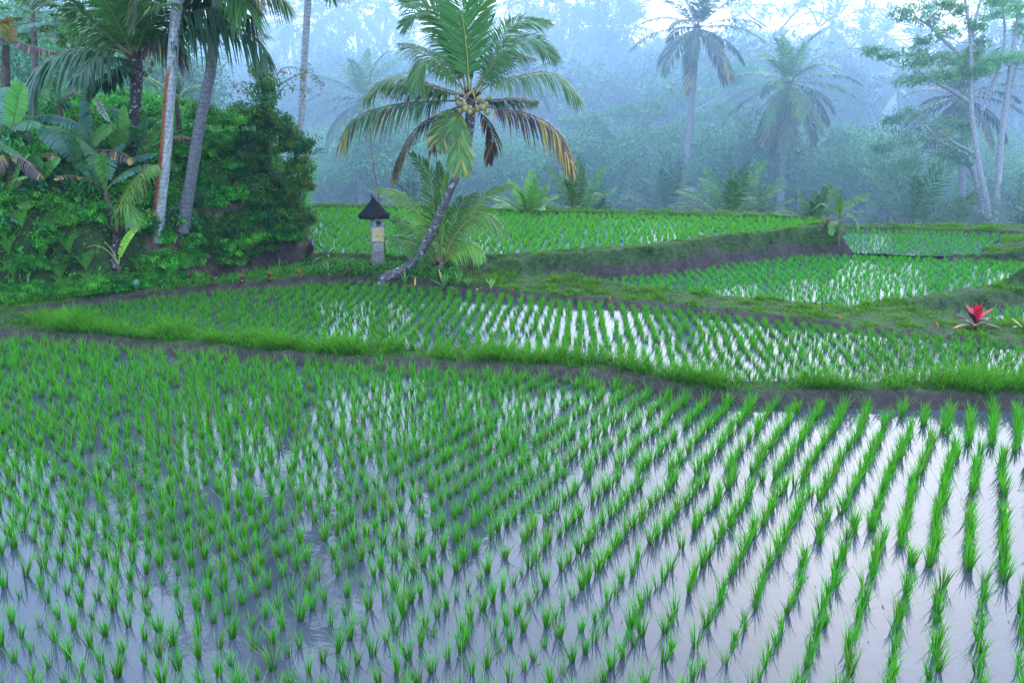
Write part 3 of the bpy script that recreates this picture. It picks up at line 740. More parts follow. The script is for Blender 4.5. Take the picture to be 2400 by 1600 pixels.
# --- palms of the left bank
YA = 24.0
def fa(pts, dY=0.0, **k):
    d = dict(pts=line(C1, pts, YA, dY), L=1.15, n=66, w=.05, N=(0, -.3, 1), droop=.7, col=GREEN * .85, rcol=(.13, .14, .05), rr=.03); d.update(k); return d
FA = [
 fa([(960, 440), (880, 380), (700, 350), (480, 375), (300, 480), (220, 660)], -1.2, L=1.3, n=84, droop=.85, col=np.array([.045, .12, .05]), rcol=(.2, .2, .06), w=.055),
 fa([(960, 430), (900, 250), (840, 60), (740, -120)], .3, N=V_, droop=.3),
 fa([(975, 430), (1000, 200), (1010, 0), (980, -250)], .5, N=V_, droop=.2, col=LTGREEN * .7),
 fa([(985, 430), (1090, 230), (1190, 80), (1330, -80)], .2, N=(0, -.7, .6), droop=.4),
 fa([(950, 430), (800, 280), (640, 160), (500, -20)], -.6, N=(0, -.6, .8), droop=.6),
 fa([(950, 430), (820, 300), (700, 260), (560, 330)], 1.0, droop=.7, col=DKGREEN),
 fa([(1000, 430), (1200, 270), (1500, 190), (1780, 230), (1940, 410)], -1.4, L=1.2, n=80, droop=.95, col=DKGREEN * 1.2),
 fa([(1000, 430), (1180, 230), (1420, 80), (1700, 60), (1850, 170)], -1.2, L=1.2, n=74, droop=.9, col=DKGREEN * 1.3),
 fa([(1000, 450), (1080, 320), (1170, 270), (1260, 320), (1290, 450)], -.8, L=.8, droop=.9, col=MAROON, dead=.3, rcol=(.08, .04, .04), label="withered dark purple frond"),
 fa([(950, 440), (870, 500), (800, 560), (750, 620)], .8, droop=.5, col=DKGREEN),
 fa([(960, 430), (930, 180), (900, 0), (860, -200)], -.8, N=V_, L=.9, droop=.3, col=GREEN),
 fa([(960, 460), (860, 420), (700, 430), (540, 560)], -1.8, L=.9, droop=.8, col=DKGREEN),
]
coconut_palm("coconut_palm", "dark trunked coconut palm among banana plants on the bank, one long frond arching out", np.vstack([W(*C1(930, 1260), YA + .2)[None] - [0, 0, .6], line(C1, [(955, 1050), (985, 700), (990, 520), (985, 430)], YA)]),
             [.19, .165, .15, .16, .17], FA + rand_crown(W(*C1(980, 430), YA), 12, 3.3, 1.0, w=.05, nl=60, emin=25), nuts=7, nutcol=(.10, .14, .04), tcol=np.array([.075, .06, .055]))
YB = float(foot(365, 539, .9)[1])
tB = np.vstack([foot(365, 541, .9)[None] - [0, 0, .3], line(C5, [(1165, 500), (1200, 200)], YB), line(C1, [(1225, 750), (1250, 500), (1285, 0), (1330, -500), (1400, -900)], YB)])
def colB(V):
    c = np.tile([.40, .41, .40], (len(V), 1)); px, py = to_px(V)
    base = np.interp(py, [0, 160, 240, 390, 540], [415, 404, 396, 384, 365])
    lft = (px < base - 3) & (py > 170) & (fbm(V[:, 2] * 2.2, V[:, 0] * 3, 91) > .38)
    c[lft] = [.30, .09, .035]
    return c * (0.8 + .4 * RR.random((len(V), 1)))
coconut_palm("coconut_palm", "tall pale lichen covered palm trunk with rusty orange streaks down its left side", tB, [.19, .16, .15, .145, .14, .135, .13, .13],
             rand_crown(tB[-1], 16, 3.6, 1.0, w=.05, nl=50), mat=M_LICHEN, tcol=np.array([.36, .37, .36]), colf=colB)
YC = 23.4
tC = np.vstack([W(*C5(1310, 650), YC)[None] - [0, 0, .4], line(C1, [(1400, 1200), (1440, 950), (1490, 700), (1530, 500), (1565, 150), (1590, -120)], YC)])
FC = rand_crown(tC[-1], 10, 3.4, 1.0, w=.05, nl=56, emin=10)
FC += [dict(pts=line(C1, [(1590, -130), (1720, -200), (1900, -130), (2080, 20)], YC, -.5), L=1.1, n=70, w=.05, droop=.8, col=GREEN),
       dict(pts=line(C1, [(1590, -130), (1640, -160), (1730, -80), (1790, 60)], YC, -1.2), L=1.1, n=70, w=.05, droop=.8, col=GREEN),
       dict(pts=line(C1, [(1590, -130), (1500, -120), (1400, 20), (1370, 150)], YC, .9), L=1.1, n=70, w=.05, droop=.7, col=DKGREEN * 1.3),
       dict(pts=line(C1, [(1590, -130), (1500, -60), (1560, 60), (1580, 150)], YC, 1.2), L=1.0, n=60, w=.05, droop=.6, col=DKGREEN)]
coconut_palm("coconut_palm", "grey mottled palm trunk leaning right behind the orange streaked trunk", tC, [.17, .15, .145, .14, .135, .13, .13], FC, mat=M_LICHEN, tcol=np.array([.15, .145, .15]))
YD = 31.0
tD = np.vstack([W(704, 420, YD)[None] - [0, 0, 1.5], line(C1, [(2175, 1000), (2190, 800), (2205, 500), (2235, 0), (2260, -400), (2270, -700)], YD)])
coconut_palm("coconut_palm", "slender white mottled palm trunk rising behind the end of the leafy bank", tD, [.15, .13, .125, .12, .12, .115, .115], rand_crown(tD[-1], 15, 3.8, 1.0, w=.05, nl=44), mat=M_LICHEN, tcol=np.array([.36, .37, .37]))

# --- palm seedling arching over the bank, left
YS = float(foot(268, 625, .9)[1])
sp_ = foot(268, 610, .9)
SF = [dict(pts=line(C5, [(850, 760), (870, 560), (960, 400), (1060, 300), (1140, 270)], YS, -.3), L=.85, n=64, w=.035, droop=.85, col=np.array([.10, .19, .02]), start=.22, rcol=(.25, .26, .04), N=(0, -.5, 1)),
      dict(pts=line(C5, [(845, 760), (830, 600), (760, 540), (700, 600)], YS, .3), L=.5, n=40, w=.035, droop=.8, col=GREEN, start=.3),
      dict(pts=line(C5, [(850, 760), (870, 600), (930, 560), (960, 680)], YS, -.5), L=.5, n=40, w=.035, droop=.8, col=LTGREEN, start=.3)]
coconut_palm("young_palm", "small young palm with one yellow green frond arching toward the orange streaked trunk", np.array([sp_ - [0, 0, .2], W(*C5(850, 760), YS)]), [.15, .09], SF, tcol=np.array([.07, .05, .045]))

# --- bright palm seedling on the end of the terrace wall
YW = float(foot(1966, 572, .9)[1])
tW = np.array([foot(1966, 572, .9) - [0, 0, .05], W(1969, 520, YW), W(1968, 485, YW)])
WF = [dict(pts=line(C4, [(440, 1330), (420, 1210), (380, 1150), (340, 1125)], YW, -.3), L=.27, n=30, w=.028, droop=.2, col=LTGREEN, N=V_),
      dict(pts=line(C4, [(440, 1340), (450, 1280), (520, 1230), (610, 1195)], YW, .2), L=.27, n=30, w=.028, droop=.3, col=LTGREEN, N=V_),
      dict(pts=line(C4, [(440, 1340), (480, 1310), (530, 1340), (550, 1400)], YW, -.3), L=.27, n=30, w=.028, droop=.5, col=LTGREEN),
      dict(pts=line(C4, [(440, 1340), (435, 1260), (440, 1200)], YW, -.2), L=.27, n=26, w=.03, droop=.1, col=LTGREEN * 1.3, N=V_, a0=45),
      dict(pts=line(C4, [(440, 1340), (380, 1280), (330, 1250), (270, 1290)], YW, .3), L=.27, n=30, w=.028, droop=.4, col=GREEN),
      dict(pts=line(C4, [(440, 1350), (400, 1370), (390, 1430)], YW, -.3), L=.25, n=26, w=.028, droop=.4, col=LTGREEN)]
coconut_palm("young_palm", "small bright green palm seedling growing at the end of the mud terrace wall", tW, [.032, .026, .024], WF, tcol=np.array([.16, .13, .05]), mat=M_BARK, hub=False)

# --- bananas
def banana_leaf(mb, pts, wid=.3, col=GREEN, dead=0.0, torn=.03, droop=.3, N=(0, -.4, 1), start=.2, rcol=(.15, .22, .05)):
    C = bez(pts, 26); tot = np.linalg.norm(np.diff(C, axis=0), axis=1).sum(); n = 34; wid = wid * 1.08; col = np.asarray(col) * 1.1
    frond(mb, pts, L=wid, n=n, w=tot * (1 - start) / n * 1.35, a0=86, a1=60, droop=droop, start=start, N=N, col=col, tip=col * 1.1 if dead < .5 else BROWN, dead=dead, rcol=rcol,
          rr=.018, vee=.15, prof=lambda u: np.sin(np.pi * np.clip(u * .93 + .06, 0, 1)) ** .5, jit=.03, torn=torn, lprof=lambda t: np.where(t < .8, 1.0, 1 - (t - .8) * 1.6))
def banana_plant(label, base, top, r, leaves, name="banana_plant", group=None, tcol=(.09, .065, .045)):
    root = thing(name, label, 'banana plant', base, group)
    mb = MB(); tube(mb, bez([np.array(base) - [0, 0, .2], (np.array(base) + top) / 2, top], 12), np.linspace(r, r * .6, 12), tcol, 10, True, .15)
    part("stem", mb, M_BARK, root, True)
    for lf in leaves:
        lf = dict(lf); mb = MB(); banana_leaf(mb, **lf); part("leaf", mb, M_BANANA, root)
    return root
BG = np.array([.045, .15, .045]); BL_ = np.array([.09, .25, .04]); BS = np.array([.06, .16, .10])
def CX(x, y): return x * .2296, 120 + y * .2296              # the crop 0..360 x 120..480
def bl(pts, Y, dY=-.5, **k):
    d = dict(pts=line(CX, pts, Y, dY)); d.update(k); return d
Y1 = 22.4
banana_plant("banana plant with broad upright leaves, standing alone at the far left of the bank", W(*CX(100, 1560), Y1) , W(*CX(105, 880), Y1), .11, [
  bl([(105, 880), (130, 760), (170, 560), (230, 330)], Y1, -.4, wid=.32, col=BL_, N=V_, droop=.05),
  bl([(100, 880), (95, 760), (80, 560), (60, 380)], Y1, .3, wid=.3, col=BS, N=V_, droop=.05),
  bl([(110, 880), (160, 760), (270, 710), (420, 760)], Y1, -.6, wid=.24, col=BG, droop=.6),
  bl([(100, 880), (60, 780), (-30, 740), (-120, 790)], Y1, -.3, wid=.26, col=BG, droop=.6),
  bl([(100, 890), (80, 820), (0, 800), (-60, 860)], Y1, .6, wid=.22, col=BG, droop=.5)])
Y2 = 22.6
banana_plant("low banana plant with wide fan of blue green leaves left of the dark palm trunk", W(*CX(790, 1350), Y2), W(*CX(800, 1230), Y2), .08, [
  bl([(785, 1220), (780, 1050), (775, 930), (790, 800)], Y2, -.4, wid=.22, col=BG, N=V_, droop=.02, start=.3),
  bl([(780, 1220), (700, 1000), (600, 900), (390, 790)], Y2, -.2, wid=.26, col=BS, droop=.4, N=V_),
  bl([(780, 1220), (680, 1060), (560, 990), (370, 950)], Y2, .5, wid=.16, col=MAROON * 1.5, dead=.5, torn=.2)])
Y2b = 23.2
banana_plant("taller banana plant with a fan of long leaves, close left of the dark palm trunk", W(*CX(900, 1300), Y2b), W(*CX(905, 1080), Y2b), .09, [
  bl([(905, 1080), (895, 850), (880, 650), (850, 470)], Y2b, -.2, wid=.17, col=BS, N=V_, droop=.02, start=.25),
  bl([(905, 1080), (850, 800), (640, 680), (450, 655), (230, 690)], Y2b, -.4, wid=.25, col=BS, droop=.6),
  bl([(905, 1080), (940, 900), (1050, 800), (1180, 760)], Y2b, -.4, wid=.26, col=BL_ * .9, droop=.4, N=(0, -.8, .6)),
  bl([(905, 1080), (880, 880), (800, 850), (640, 870)], Y2b, .3, wid=.2, col=BS, droop=.5),
  bl([(905, 1080), (950, 940), (1060, 880), (1200, 880)], Y2b, .3, wid=.2, col=BG, droop=.5),
  bl([(905, 1100), (960, 1020), (1050, 1010), (1200, 1020), (1370, 1130)], Y2b, -.8, wid=.2, col=MAROON, dead=.9, torn=.2, droop=.8, rcol=(.2, .16, .08))])
Y3 = 23.4
banana_plant("banana plant with bright upright leaves just right of the dark palm trunk", W(*CX(1230, 1300), Y3), W(*CX(1230, 1080), Y3), .08, [
  bl([(1230, 1080), (1200, 960), (1180, 850), (1130, 780)], Y3, -.4, wid=.22, col=BL_, N=V_, droop=.05),
  bl([(1230, 1080), (1260, 900), (1270, 750), (1265, 560)], Y3, -.2, wid=.16, col=BL_, N=V_, droop=.05),
  bl([(1230, 1080), (1300, 900), (1400, 780), (1560, 680)], Y3, .6, wid=.15, col=BS, droop=.2),
  bl([(1230, 1080), (1290, 880), (1370, 840), (1500, 900)], Y3, .4, wid=.22, col=BG, droop=.5),
  bl([(1230, 1080), (1340, 1090), (1450, 1060), (1600, 1050)], Y3, -.6, wid=.22, col=BS, droop=.5)])
Y4 = 21.8
banana_plant("old banana plant with shredded brown hanging leaf in the lower bank", W(*CX(95, 2050), Y4), W(*CX(110, 1080), Y4), .12, [
  bl([(110, 1080), (150, 1060), (280, 1130), (430, 1290)], Y4, -.5, wid=.2, col=BROWN * 1.6, dead=.8, torn=.15, droop=.9, rcol=(.3, .25, .2)),
  bl([(105, 1090), (60, 1060), (0, 1080), (-60, 1200)], Y4, -.4, wid=.3, col=YEL * .6, dead=.5, droop=.8),
  bl([(105, 1080), (80, 980), (0, 940), (230, 1090)], Y4, -.2, wid=.14, col=BG, droop=.3)])
Y5 = 21.9
banana_plant("short banana plant with one broad leaf and a withered leaf over the ferns", W(*C5(250, 640), Y5), W(*C5(245, 440), Y5), .09, [
  bl([(350, 1370), (345, 1280), (370, 1180), (430, 1120)], Y5, -.3, wid=.22, col=BG, N=V_, droop=.05),
  bl([(360, 1370), (430, 1280), (500, 1180), (610, 1090)], Y5, -.2, wid=.14, col=BL_ * .8, N=V_, droop=.1),
  bl([(350, 1370), (250, 1300), (180, 1280), (130, 1400)], Y5, -.4, wid=.2, col=BROWN * 1.3, dead=.8, droop=.8, torn=.1),
  bl([(350, 1380), (300, 1430), (240, 1480), (270, 1600)], Y5, -.6, wid=.2, col=BL_ * .8, droop=.4)])
Y6 = 24
banana_plant("banana plant with dry hanging leaves beside the papaya tree on the far left ridge", W(*C1(35, 720), Y6), W(*C1(45, 330), Y6), .13, [
  dict(pts=line(C1, [(50, 330), (120, 300), (220, 330), (400, 380)], Y6, -.3), wid=.2, col=MAROON, dead=.8, torn=.15, droop=.8),
  dict(pts=line(C1, [(50, 330), (60, 250), (70, 180), (40, 140)], Y6, -.3), wid=.3, col=YEL * .5, droop=.1, N=V_),
  dict(pts=line(C1, [(50, 340), (20, 280), (-40, 300), (-60, 400)], Y6, -.3), wid=.22, col=MAROON, dead=.8, droop=.8),
  dict(pts=line(C1, [(50, 330), (110, 230), (200, 180), (330, 160)], Y6, .3), wid=.22, col=BS, droop=.4)])
Y7 = 26.5
banana_plant("banana plant with a tall brighter green leaf, between the papaya and the dark palm", W(*C1(520, 560), Y7), W(*C1(510, 380), Y7), .11, [
  dict(pts=line(C1, [(510, 370), (530, 300), (520, 220), (500, 160)], Y7, -.3), wid=.35, col=BL_ * 1.2, droop=.05, N=V_),
  dict(pts=line(C1, [(510, 370), (460, 330), (380, 290), (290, 285)], Y7, -.3), wid=.25, col=BL_, droop=.4),
  dict(pts=line(C1, [(510, 370), (440, 250), (400, 160), (370, 90)], Y7, -.3), wid=.2, col=BS, droop=.3),
  dict(pts=line(C1, [(510, 370), (580, 260), (640, 240), (700, 330)], Y7, .3), wid=.2, col=BG, droop=.4)])
Y8 = 25
banana_plant("small banana plant on the ridge behind the dark palm", W(*C1(600, 900), Y8), W(*C1(640, 700), Y8), .1, [
  dict(pts=line(C1, [(640, 700), (660, 600), (600, 620), (550, 640)], Y8, -.4), wid=.12, col=BL_, droop=.4),
  dict(pts=line(C1, [(640, 700), (700, 720), (740, 800), (790, 880)], Y8, -.4), wid=.1, col=np.array([.4, .42, .38]), droop=.3, torn=.3),
  dict(pts=line(C1, [(640, 700), (650, 620), (660, 560)], Y8, -.2), wid=.14, col=BG, droop=.1, N=V_)])
bs = foot(278, 681, .6); Yb = bs[1]
banana_plant("bare banana seedling with three thin bright leaves at the foot of the bank", bs, W(*C5(860, 985), Yb), .055, [
  dict(pts=line(C5, [(860, 985), (880, 890), (930, 790), (1015, 700)], Yb, -.2), wid=.10, col=np.array([.22, .45, .04]), droop=.1, N=V_, rcol=(.3, .4, .08), start=.15),
  dict(pts=line(C5, [(860, 985), (800, 870), (700, 780), (590, 735)], Yb, .2), wid=.06, col=np.array([.20, .34, .05]), droop=.6, rcol=(.3, .38, .08), dead=.4, start=.45),
  dict(pts=line(C5, [(855, 985), (780, 890), (680, 850), (570, 900)], Yb, -.2), wid=.05, col=np.array([.30, .25, .05]), droop=.5, rcol=(.3, .3, .08), dead=.7, start=.6)], tcol=(.12, .06, .05))

for k, (x, y, Y, h) in enumerate([(205, 440, 23.6, .8), (150, 320, 25.2, .9), (40, 560, 21.6, .9), (345, 420, 23.8, .7), (95, 470, 22.6, .9), (420, 300, 25.5, .7), (255, 500, 22.3, .6)]):
    b_ = W(x, y, Y); lv = []
    for j in range(6):
        lv.append(dict(pts=arc_frond(b_ + [0, 0, h], j * 137.5 + 40 * k, 80 - 9 * j, 1.25 + .3 * RR.random(), 70 + 30 * RR.random(), 6), wid=.2, col=[BG, BS, BL_][(j + k) % 3] if j < 5 else BROWN * 1.5, dead=0 if j < 5 else .8, torn=.06, droop=.4, N=(0, -.4, 1)))
    banana_plant("banana plant half hidden in the thick greenery of the left bank", b_, b_ + [0, 0, h], .09, lv, group="banana plants half hidden on the left bank")

# --- papaya
YPp = 25.5
root = thing("papaya_tree", "papaya tree with lobed leaves on long stalks at the far left ridge", "papaya tree", W(*C1(255, 520), YPp))
mb = MB(); tube(mb, line(C1, [(255, 560), (250, 300), (235, 100), (235, 20)], YPp), [.09, .08, .07, .05], (.16, .14, .12), 10); part("trunk", mb, M_BARK, root, True)
ptop = W(*C1(238, 60), YPp)
for k in range(20):
    az = k * 137.5; p = arc_frond(ptop + [0, 0, -.5 * (k / 20)], az, 55 - 4 * k, .75, 40, 5)
    mb = MB(); tube(mb, p, .012, (.14, .2, .06), 5)
    q = p[-1]; d = norm(p[-1] - p[-2])
    for a in np.linspace(-150, 150, 9):
        ca, sa = math.cos(R(a)), math.sin(R(a)); sd_ = norm(np.cross(d, [0, 0, 1.]))
        dd = norm(d * ca + sd_ * sa + np.array([0, 0, -.25]))
        strips(mb, q[None], dd, .30 - .08 * abs(a) / 150, np.array([[0, 0, -.06]]), norm(np.cross(dd, [0, 0, 1.])), .10, GREEN, GREEN * 1.2, 4, PROF_LEAF)
        for off in (-1, 1):
            e = norm(dd + off * .7 * np.cross(dd, [0, 0, 1.])); strips(mb, (q + dd * .13)[None], e, .13, np.array([[0, 0, -.03]]), norm(np.cross(e, [0, 0, 1.])), .05, GREEN, GREEN * 1.2, 3, PROF_LEAF)
    part("leaf", mb, M_LEAF, root)

# ------------------------------------------------------------------ shrubs and broad trees
def leaf_cloud(mb, C, Rr, n, size, col, r, flat=0.6, aspect=0.45, updir=0.5, colvar=.5, segs=1):
    """n leaves about each of the centres C with radius Rr"""
    C = np.repeat(C, n, 0); N = len(C); Rr = np.repeat(np.broadcast_to(Rr, (N // n,)), n)
    g = norm(r.normal(size=(N, 3))) * (r.random((N, 1)) ** .45); g[:, 2] *= flat
    P = C + g * Rr[:, None]
    D = norm(g * .8 + r.normal(size=(N, 3)) * .6 + np.array([0, 0, -.25]))
    up = norm(r.normal(size=(N, 3)) * .55 + np.array([0, 0, updir + .4]))
    Wd = norm(np.cross(D, up))
    cc = np.asarray(col)
    c = (cc if cc.ndim == 1 else np.repeat(cc, n, 0)) * (1 - colvar / 2 + colvar * r.random((N, 1)))
    s = size * (0.65 + .7 * r.random(N))
    strips(mb, P, D, s, np.array([0, 0, -1.]) * (s * .15)[:, None], Wd, s * aspect, c, c * 1.15, segs + 1, PROF_LEAF)
def bush_mesh(name, rad, hgt, nt, nl, size, col, r, col2=None, mat=None, aspect=.45, twr=.2):
    d = norm(r.normal(size=(nt, 3))); d[:, 2] = np.abs(d[:, 2]) * 1.0 - .15
    C = d * (0.45 + .55 * r.random((nt, 1))) * np.array([rad, rad, hgt])
    C *= (0.55 + .8 * vnoise(d[:, 0] * 3 + 5, d[:, 1] * 3 + 5 + d[:, 2] * 2, 3))[:, None]
    cols = np.where(r.random((nt, 1)) < .35, col2 if col2 is not None else col, col) * (0.75 + .5 * r.random((nt, 1)))
    mb = MB(); leaf_cloud(mb, C, twr * (0.7 + .6 * r.random(nt)), nl, size, cols, r, aspect=aspect)
    return mb
r5 = np.random.default_rng(5)
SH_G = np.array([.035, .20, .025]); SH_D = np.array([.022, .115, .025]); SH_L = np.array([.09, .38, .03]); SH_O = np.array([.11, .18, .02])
def bush_thing(label, mbs, stemh, group, cat='shrub', name='shrub', mat=None):
    root = thing(name, label, cat, (0, 0, -50), group)
    o = link(mbs.mesh("foliage"), "foliage", mat or M_LEAF, root)
    mb = MB()
    for k in range(4):
        a = k * 1.57 + .4; tube(mb, bez([(0, 0, -.35), (math.cos(a) * .12, math.sin(a) * .12, stemh * .4), (math.cos(a) * .35, math.sin(a) * .35, stemh)], 6), [.03, .025, .02, .016, .012, .008], (.08, .06, .045), 5)
    link(mb.mesh("stem"), "stem", M_BARK, root)
    return root
kinds = {
 'g': bush_thing('bright green leafy shrub among its like on the steep left bank', bush_mesh('a', .8, .7, 90, 34, .105, SH_G, r5, SH_L, twr=.15), .5, 'bright green shrubs on the left bank'),
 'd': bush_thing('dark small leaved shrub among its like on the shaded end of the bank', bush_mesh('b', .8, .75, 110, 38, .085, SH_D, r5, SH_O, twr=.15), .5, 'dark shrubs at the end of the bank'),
 'l': bush_thing('shrub with layered feathery light green leaves on the middle of the bank', bush_mesh('c', .85, .5, 100, 42, .09, SH_L, r5, SH_G, aspect=.35, twr=.26), .4, 'light green feathery shrubs on the bank'),
 'b': bush_thing('bushy plant with large glossy drooping leaves among its like on the left bank', bush_mesh('e', .6, .7, 46, 13, .26, SH_G, r5, BS * 1.2, aspect=.42, twr=.16), .5, 'large leaved plants on the left bank'),
}
protos_used = set()
def put_bush(k, p, s, rz=None, sz=None):
    if k not in protos_used:
        o = kinds[k]; protos_used.add(k)
        o.location = tuple(float(a) for a in p); o.rotation_euler = (0, 0, rz or 1.0); o.scale = (s, s, sz or s); return o
    return copy_thing(kinds[k], p, rz if rz is not None else float(r5.random() * 6.28), s, sz=sz)
# bank wall shrubs: (px, py) on the bank face, pushed onto the terrain
BK = []
for k in range(90):                                          # dark end of the bank
    x = 470 + 230 * r5.random(); y = 250 + 340 * r5.random()
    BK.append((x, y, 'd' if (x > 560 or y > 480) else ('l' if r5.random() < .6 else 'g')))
for k in range(90):
    x = -20 + 500 * r5.random(); y = 210 + 420 * r5.random()
    q_ = r5.random(); BK.append((x, y, 'g' if q_ < .48 else ('l' if q_ < .68 else ('b' if q_ < .9 else 'd'))))
last = []
for x, y, k in BK:
    p = hit(x, y)
    if p is None or p[1] > 35: continue
    if any(np.hypot(*(p[:2] - q[:2])) < .34 and abs(p[2] - q[2]) < .5 for q in last): continue
    last.append(p)
    put_bush(k, p + [0, -.05, .0], .5 + .35 * r5.random(), sz=.5 + .4 * r5.random())
for k in range(44):                                          # growth hanging over the red soil
    x = 440 + 268 * (k + r5.random()) / 44; y = np.interp(x, [440, 560, 640, 708], [640, 600, 575, 560]) - 90 * r5.random()
    p = hit(x, y)
    if p is None: continue
    put_bush('d' if r5.random() < .4 else ('l' if r5.random() < .5 else 'g'), p + [0, -.12, -.1], .38 + .25 * r5.random())
for k in range(46):                                          # low growth along the foot of the bank
    x = -30 + 480 * (k + r5.random()) / 46; y = np.interp(x, [0, 250, 430], [700, 680, 655]) - 22 * r5.random()
    put_bush('g' if r5.random() < .6 else 'l', hit(x, y) + [0, -.1, 0], .3 + .25 * r5.random())
# crest silhouettes along the end of the bank
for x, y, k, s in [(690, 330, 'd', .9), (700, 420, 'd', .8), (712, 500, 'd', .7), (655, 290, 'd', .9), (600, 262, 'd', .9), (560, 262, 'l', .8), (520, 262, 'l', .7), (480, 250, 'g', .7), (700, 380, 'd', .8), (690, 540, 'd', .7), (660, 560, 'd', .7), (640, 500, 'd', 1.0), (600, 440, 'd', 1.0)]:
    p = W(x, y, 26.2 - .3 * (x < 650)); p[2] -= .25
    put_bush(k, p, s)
# ground cover of the bank
Nn = 60000
xb = RR.uniform(-19, -5.4, Nn * 2); yb_ = RR.uniform(18.8, 33, Nn * 2)
bb = lookup(BL, xb, yb_); zb = hz(xb, yb_)
lowf = lookup(BL, xb, yb_) > -.45
kk = (bb < -.02) & ~(lowf & (xb > -9.6) & (RR.random(len(xb)) < .88) & (zb < .8))
xb, yb_, zb = xb[kk], yb_[kk], zb[kk]
clu = fbm(xb * 1.6, yb_ * 1.6, 123); kk = RR.random(len(xb)) < np.clip((clu - .30) * 4, .12, 1); xb, yb_, zb, clu = xb[kk], yb_[kk], zb[kk], clu[kk]
mb = MB()
cv = np.clip(.5 + 1.6 * (fbm(xb * .9, yb_ * .9, 99) - .5) + .8 * (fbm(xb * 3, yb_ * 3, 98) - .5), 0, 1)[:, None]
cc = SH_G * (1 - cv) + SH_L * cv * 1.1
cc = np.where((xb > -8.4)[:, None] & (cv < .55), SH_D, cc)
leaf_cloud(mb, np.stack([xb, yb_, zb + .05 + .9 * np.maximum(clu - .42, 0) * RR.random(len(xb)) ** .3], -1), .10, 2, .11, cc * .9, RR, aspect=.4)
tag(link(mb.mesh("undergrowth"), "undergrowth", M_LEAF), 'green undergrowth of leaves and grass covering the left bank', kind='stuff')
# grassy crest
k2 = (fbm(xb * .7, yb_ * .7, 55) > .48) & (zb > 2.6)
mb = MB(); xx, yy = xb[k2], yb_[k2]
grass_on(mb, np.repeat(xx, 2), np.repeat(yy, 2) + RR.normal(0, .05, 2 * len(xx)), .3 + .25 * RR.random(2 * len(xx)), .02, np.array([.05, .17, .02]), np.array([.13, .32, .03]), RR)
tag(link(mb.mesh("grass"), "grass", M_GRASS), 'tall bright grass on the crest of the left bank', kind='stuff')

# ferns on the low part of the bank
fern = thing("fern", "fern with fine arching fronds low on the left bank, among its like", "fern", (0, 0, -50), "ferns low on the left bank")
for k in range(11):
    mb = MB(); frond(mb, arc_frond((0, 0, 0), k * 33, 55 + 20 * r5.random(), .62, 80, 8), L=.10, n=22, w=.011, droop=.1, a0=75, a1=60, start=.12, col=SH_L * .9, rr=.006, segs=2)
    link(mb.mesh("frond"), "frond", M_LEAF, fern)
first = True
for x, y in [(60, 540), (120, 560), (30, 600), (90, 640), (170, 600), (150, 660), (210, 640), (40, 655), (330, 640), (380, 630), (360, 665), (420, 640), (230, 690), (160, 690), (310, 675), (20, 570), (400, 590), (440, 600), (110, 610)]:
    p = hit(x, y)
    if p is None: continue
    if first: fern.location = tuple(p + [0, -.15, .08]); first = False
    else: copy_thing(fern, p + [0, -.15, .08], float(r5.random() * 6), .7 + .5 * r5.random())

# vine covered column tree on the bank end
root = thing("vine_covered_tree", "narrow tree wrapped in vines rising above the end of the bank", "tree", W(620, 330, 27))
mb = MB(); tube(mb, [W(625, 400, 27), W(622, 280, 27), W(615, 180, 27), W(612, 150, 27)], [.12, .1, .07, .03], (.1, .08, .06)); part("trunk", mb, M_BARK, root, True)
mb = MB()
yy = r5.uniform(145, 330, 170); hw = np.interp(yy, [145, 190, 260, 330], [12, 30, 34, 55]); xx = 612 + np.interp(yy, [145, 330], [0, 22]) + r5.normal(0, .5, 170) * hw
C = W(xx, yy, 27 + r5.normal(0, .3, 170))
leaf_cloud(mb, C, .23, 36, .085, np.where(r5.random((170, 1)) < .3, SH_O, SH_D * 1.2), r5)
part("crown", mb, M_LEAF, root)
# thin twig with sparse leaves
root = thing("bare_shrub", "sparse twiggy shrub with small yellowish leaves beside the slender white trunk", "shrub", W(640, 250, 27.2))
mb = MB(); tw = MB()
for pp in [[(635, 250), (650, 180), (665, 160), (700, 162), (740, 185)], [(640, 240), (670, 200), (690, 210), (735, 215)], [(600, 240), (570, 200), (555, 195)], [(650, 200), (720, 170), (760, 200)]]:
    P = bez([W(x, y, 27.2) for x, y in pp], 14); tube(tw, P, np.linspace(.018, .005, 14), (.15, .12, .1), 5)
    leaf_cloud(mb, P[4:] + r5.normal(0, .08, (10, 3)), .16, 9, .085, np.array([.13, .12, .03]), r5)
part("branch", tw, M_BARK, root, True); part("foliage", mb, M_LEAF, root)
# bamboo grass at the bank end
root = thing("bamboo", "feathery light green bamboo leaning out from the end of the bank", "bamboo", foot(722, 590, 1.1))
b0 = foot(722, 590, 1.1); mb = MB(); st = MB()
for k in range(16):
    az = 20 + 120 * r5.random(); P = arc_frond(b0 + [-.3, .2 + .3 * r5.random(), 0], az, 86, 2.2 + .9 * r5.random(), 50, 10)
    tube(st, P, np.linspace(.014, .004, 11), (.12, .2, .05), 5)
    Q = bez(P[3:], 14); leaf_cloud(mb, Q, .16, 6, .17, SH_L * 1.1, r5, aspect=.12)
part("cane", st, M_SKIN, root, True); part("foliage", mb, M_GRASS, root)

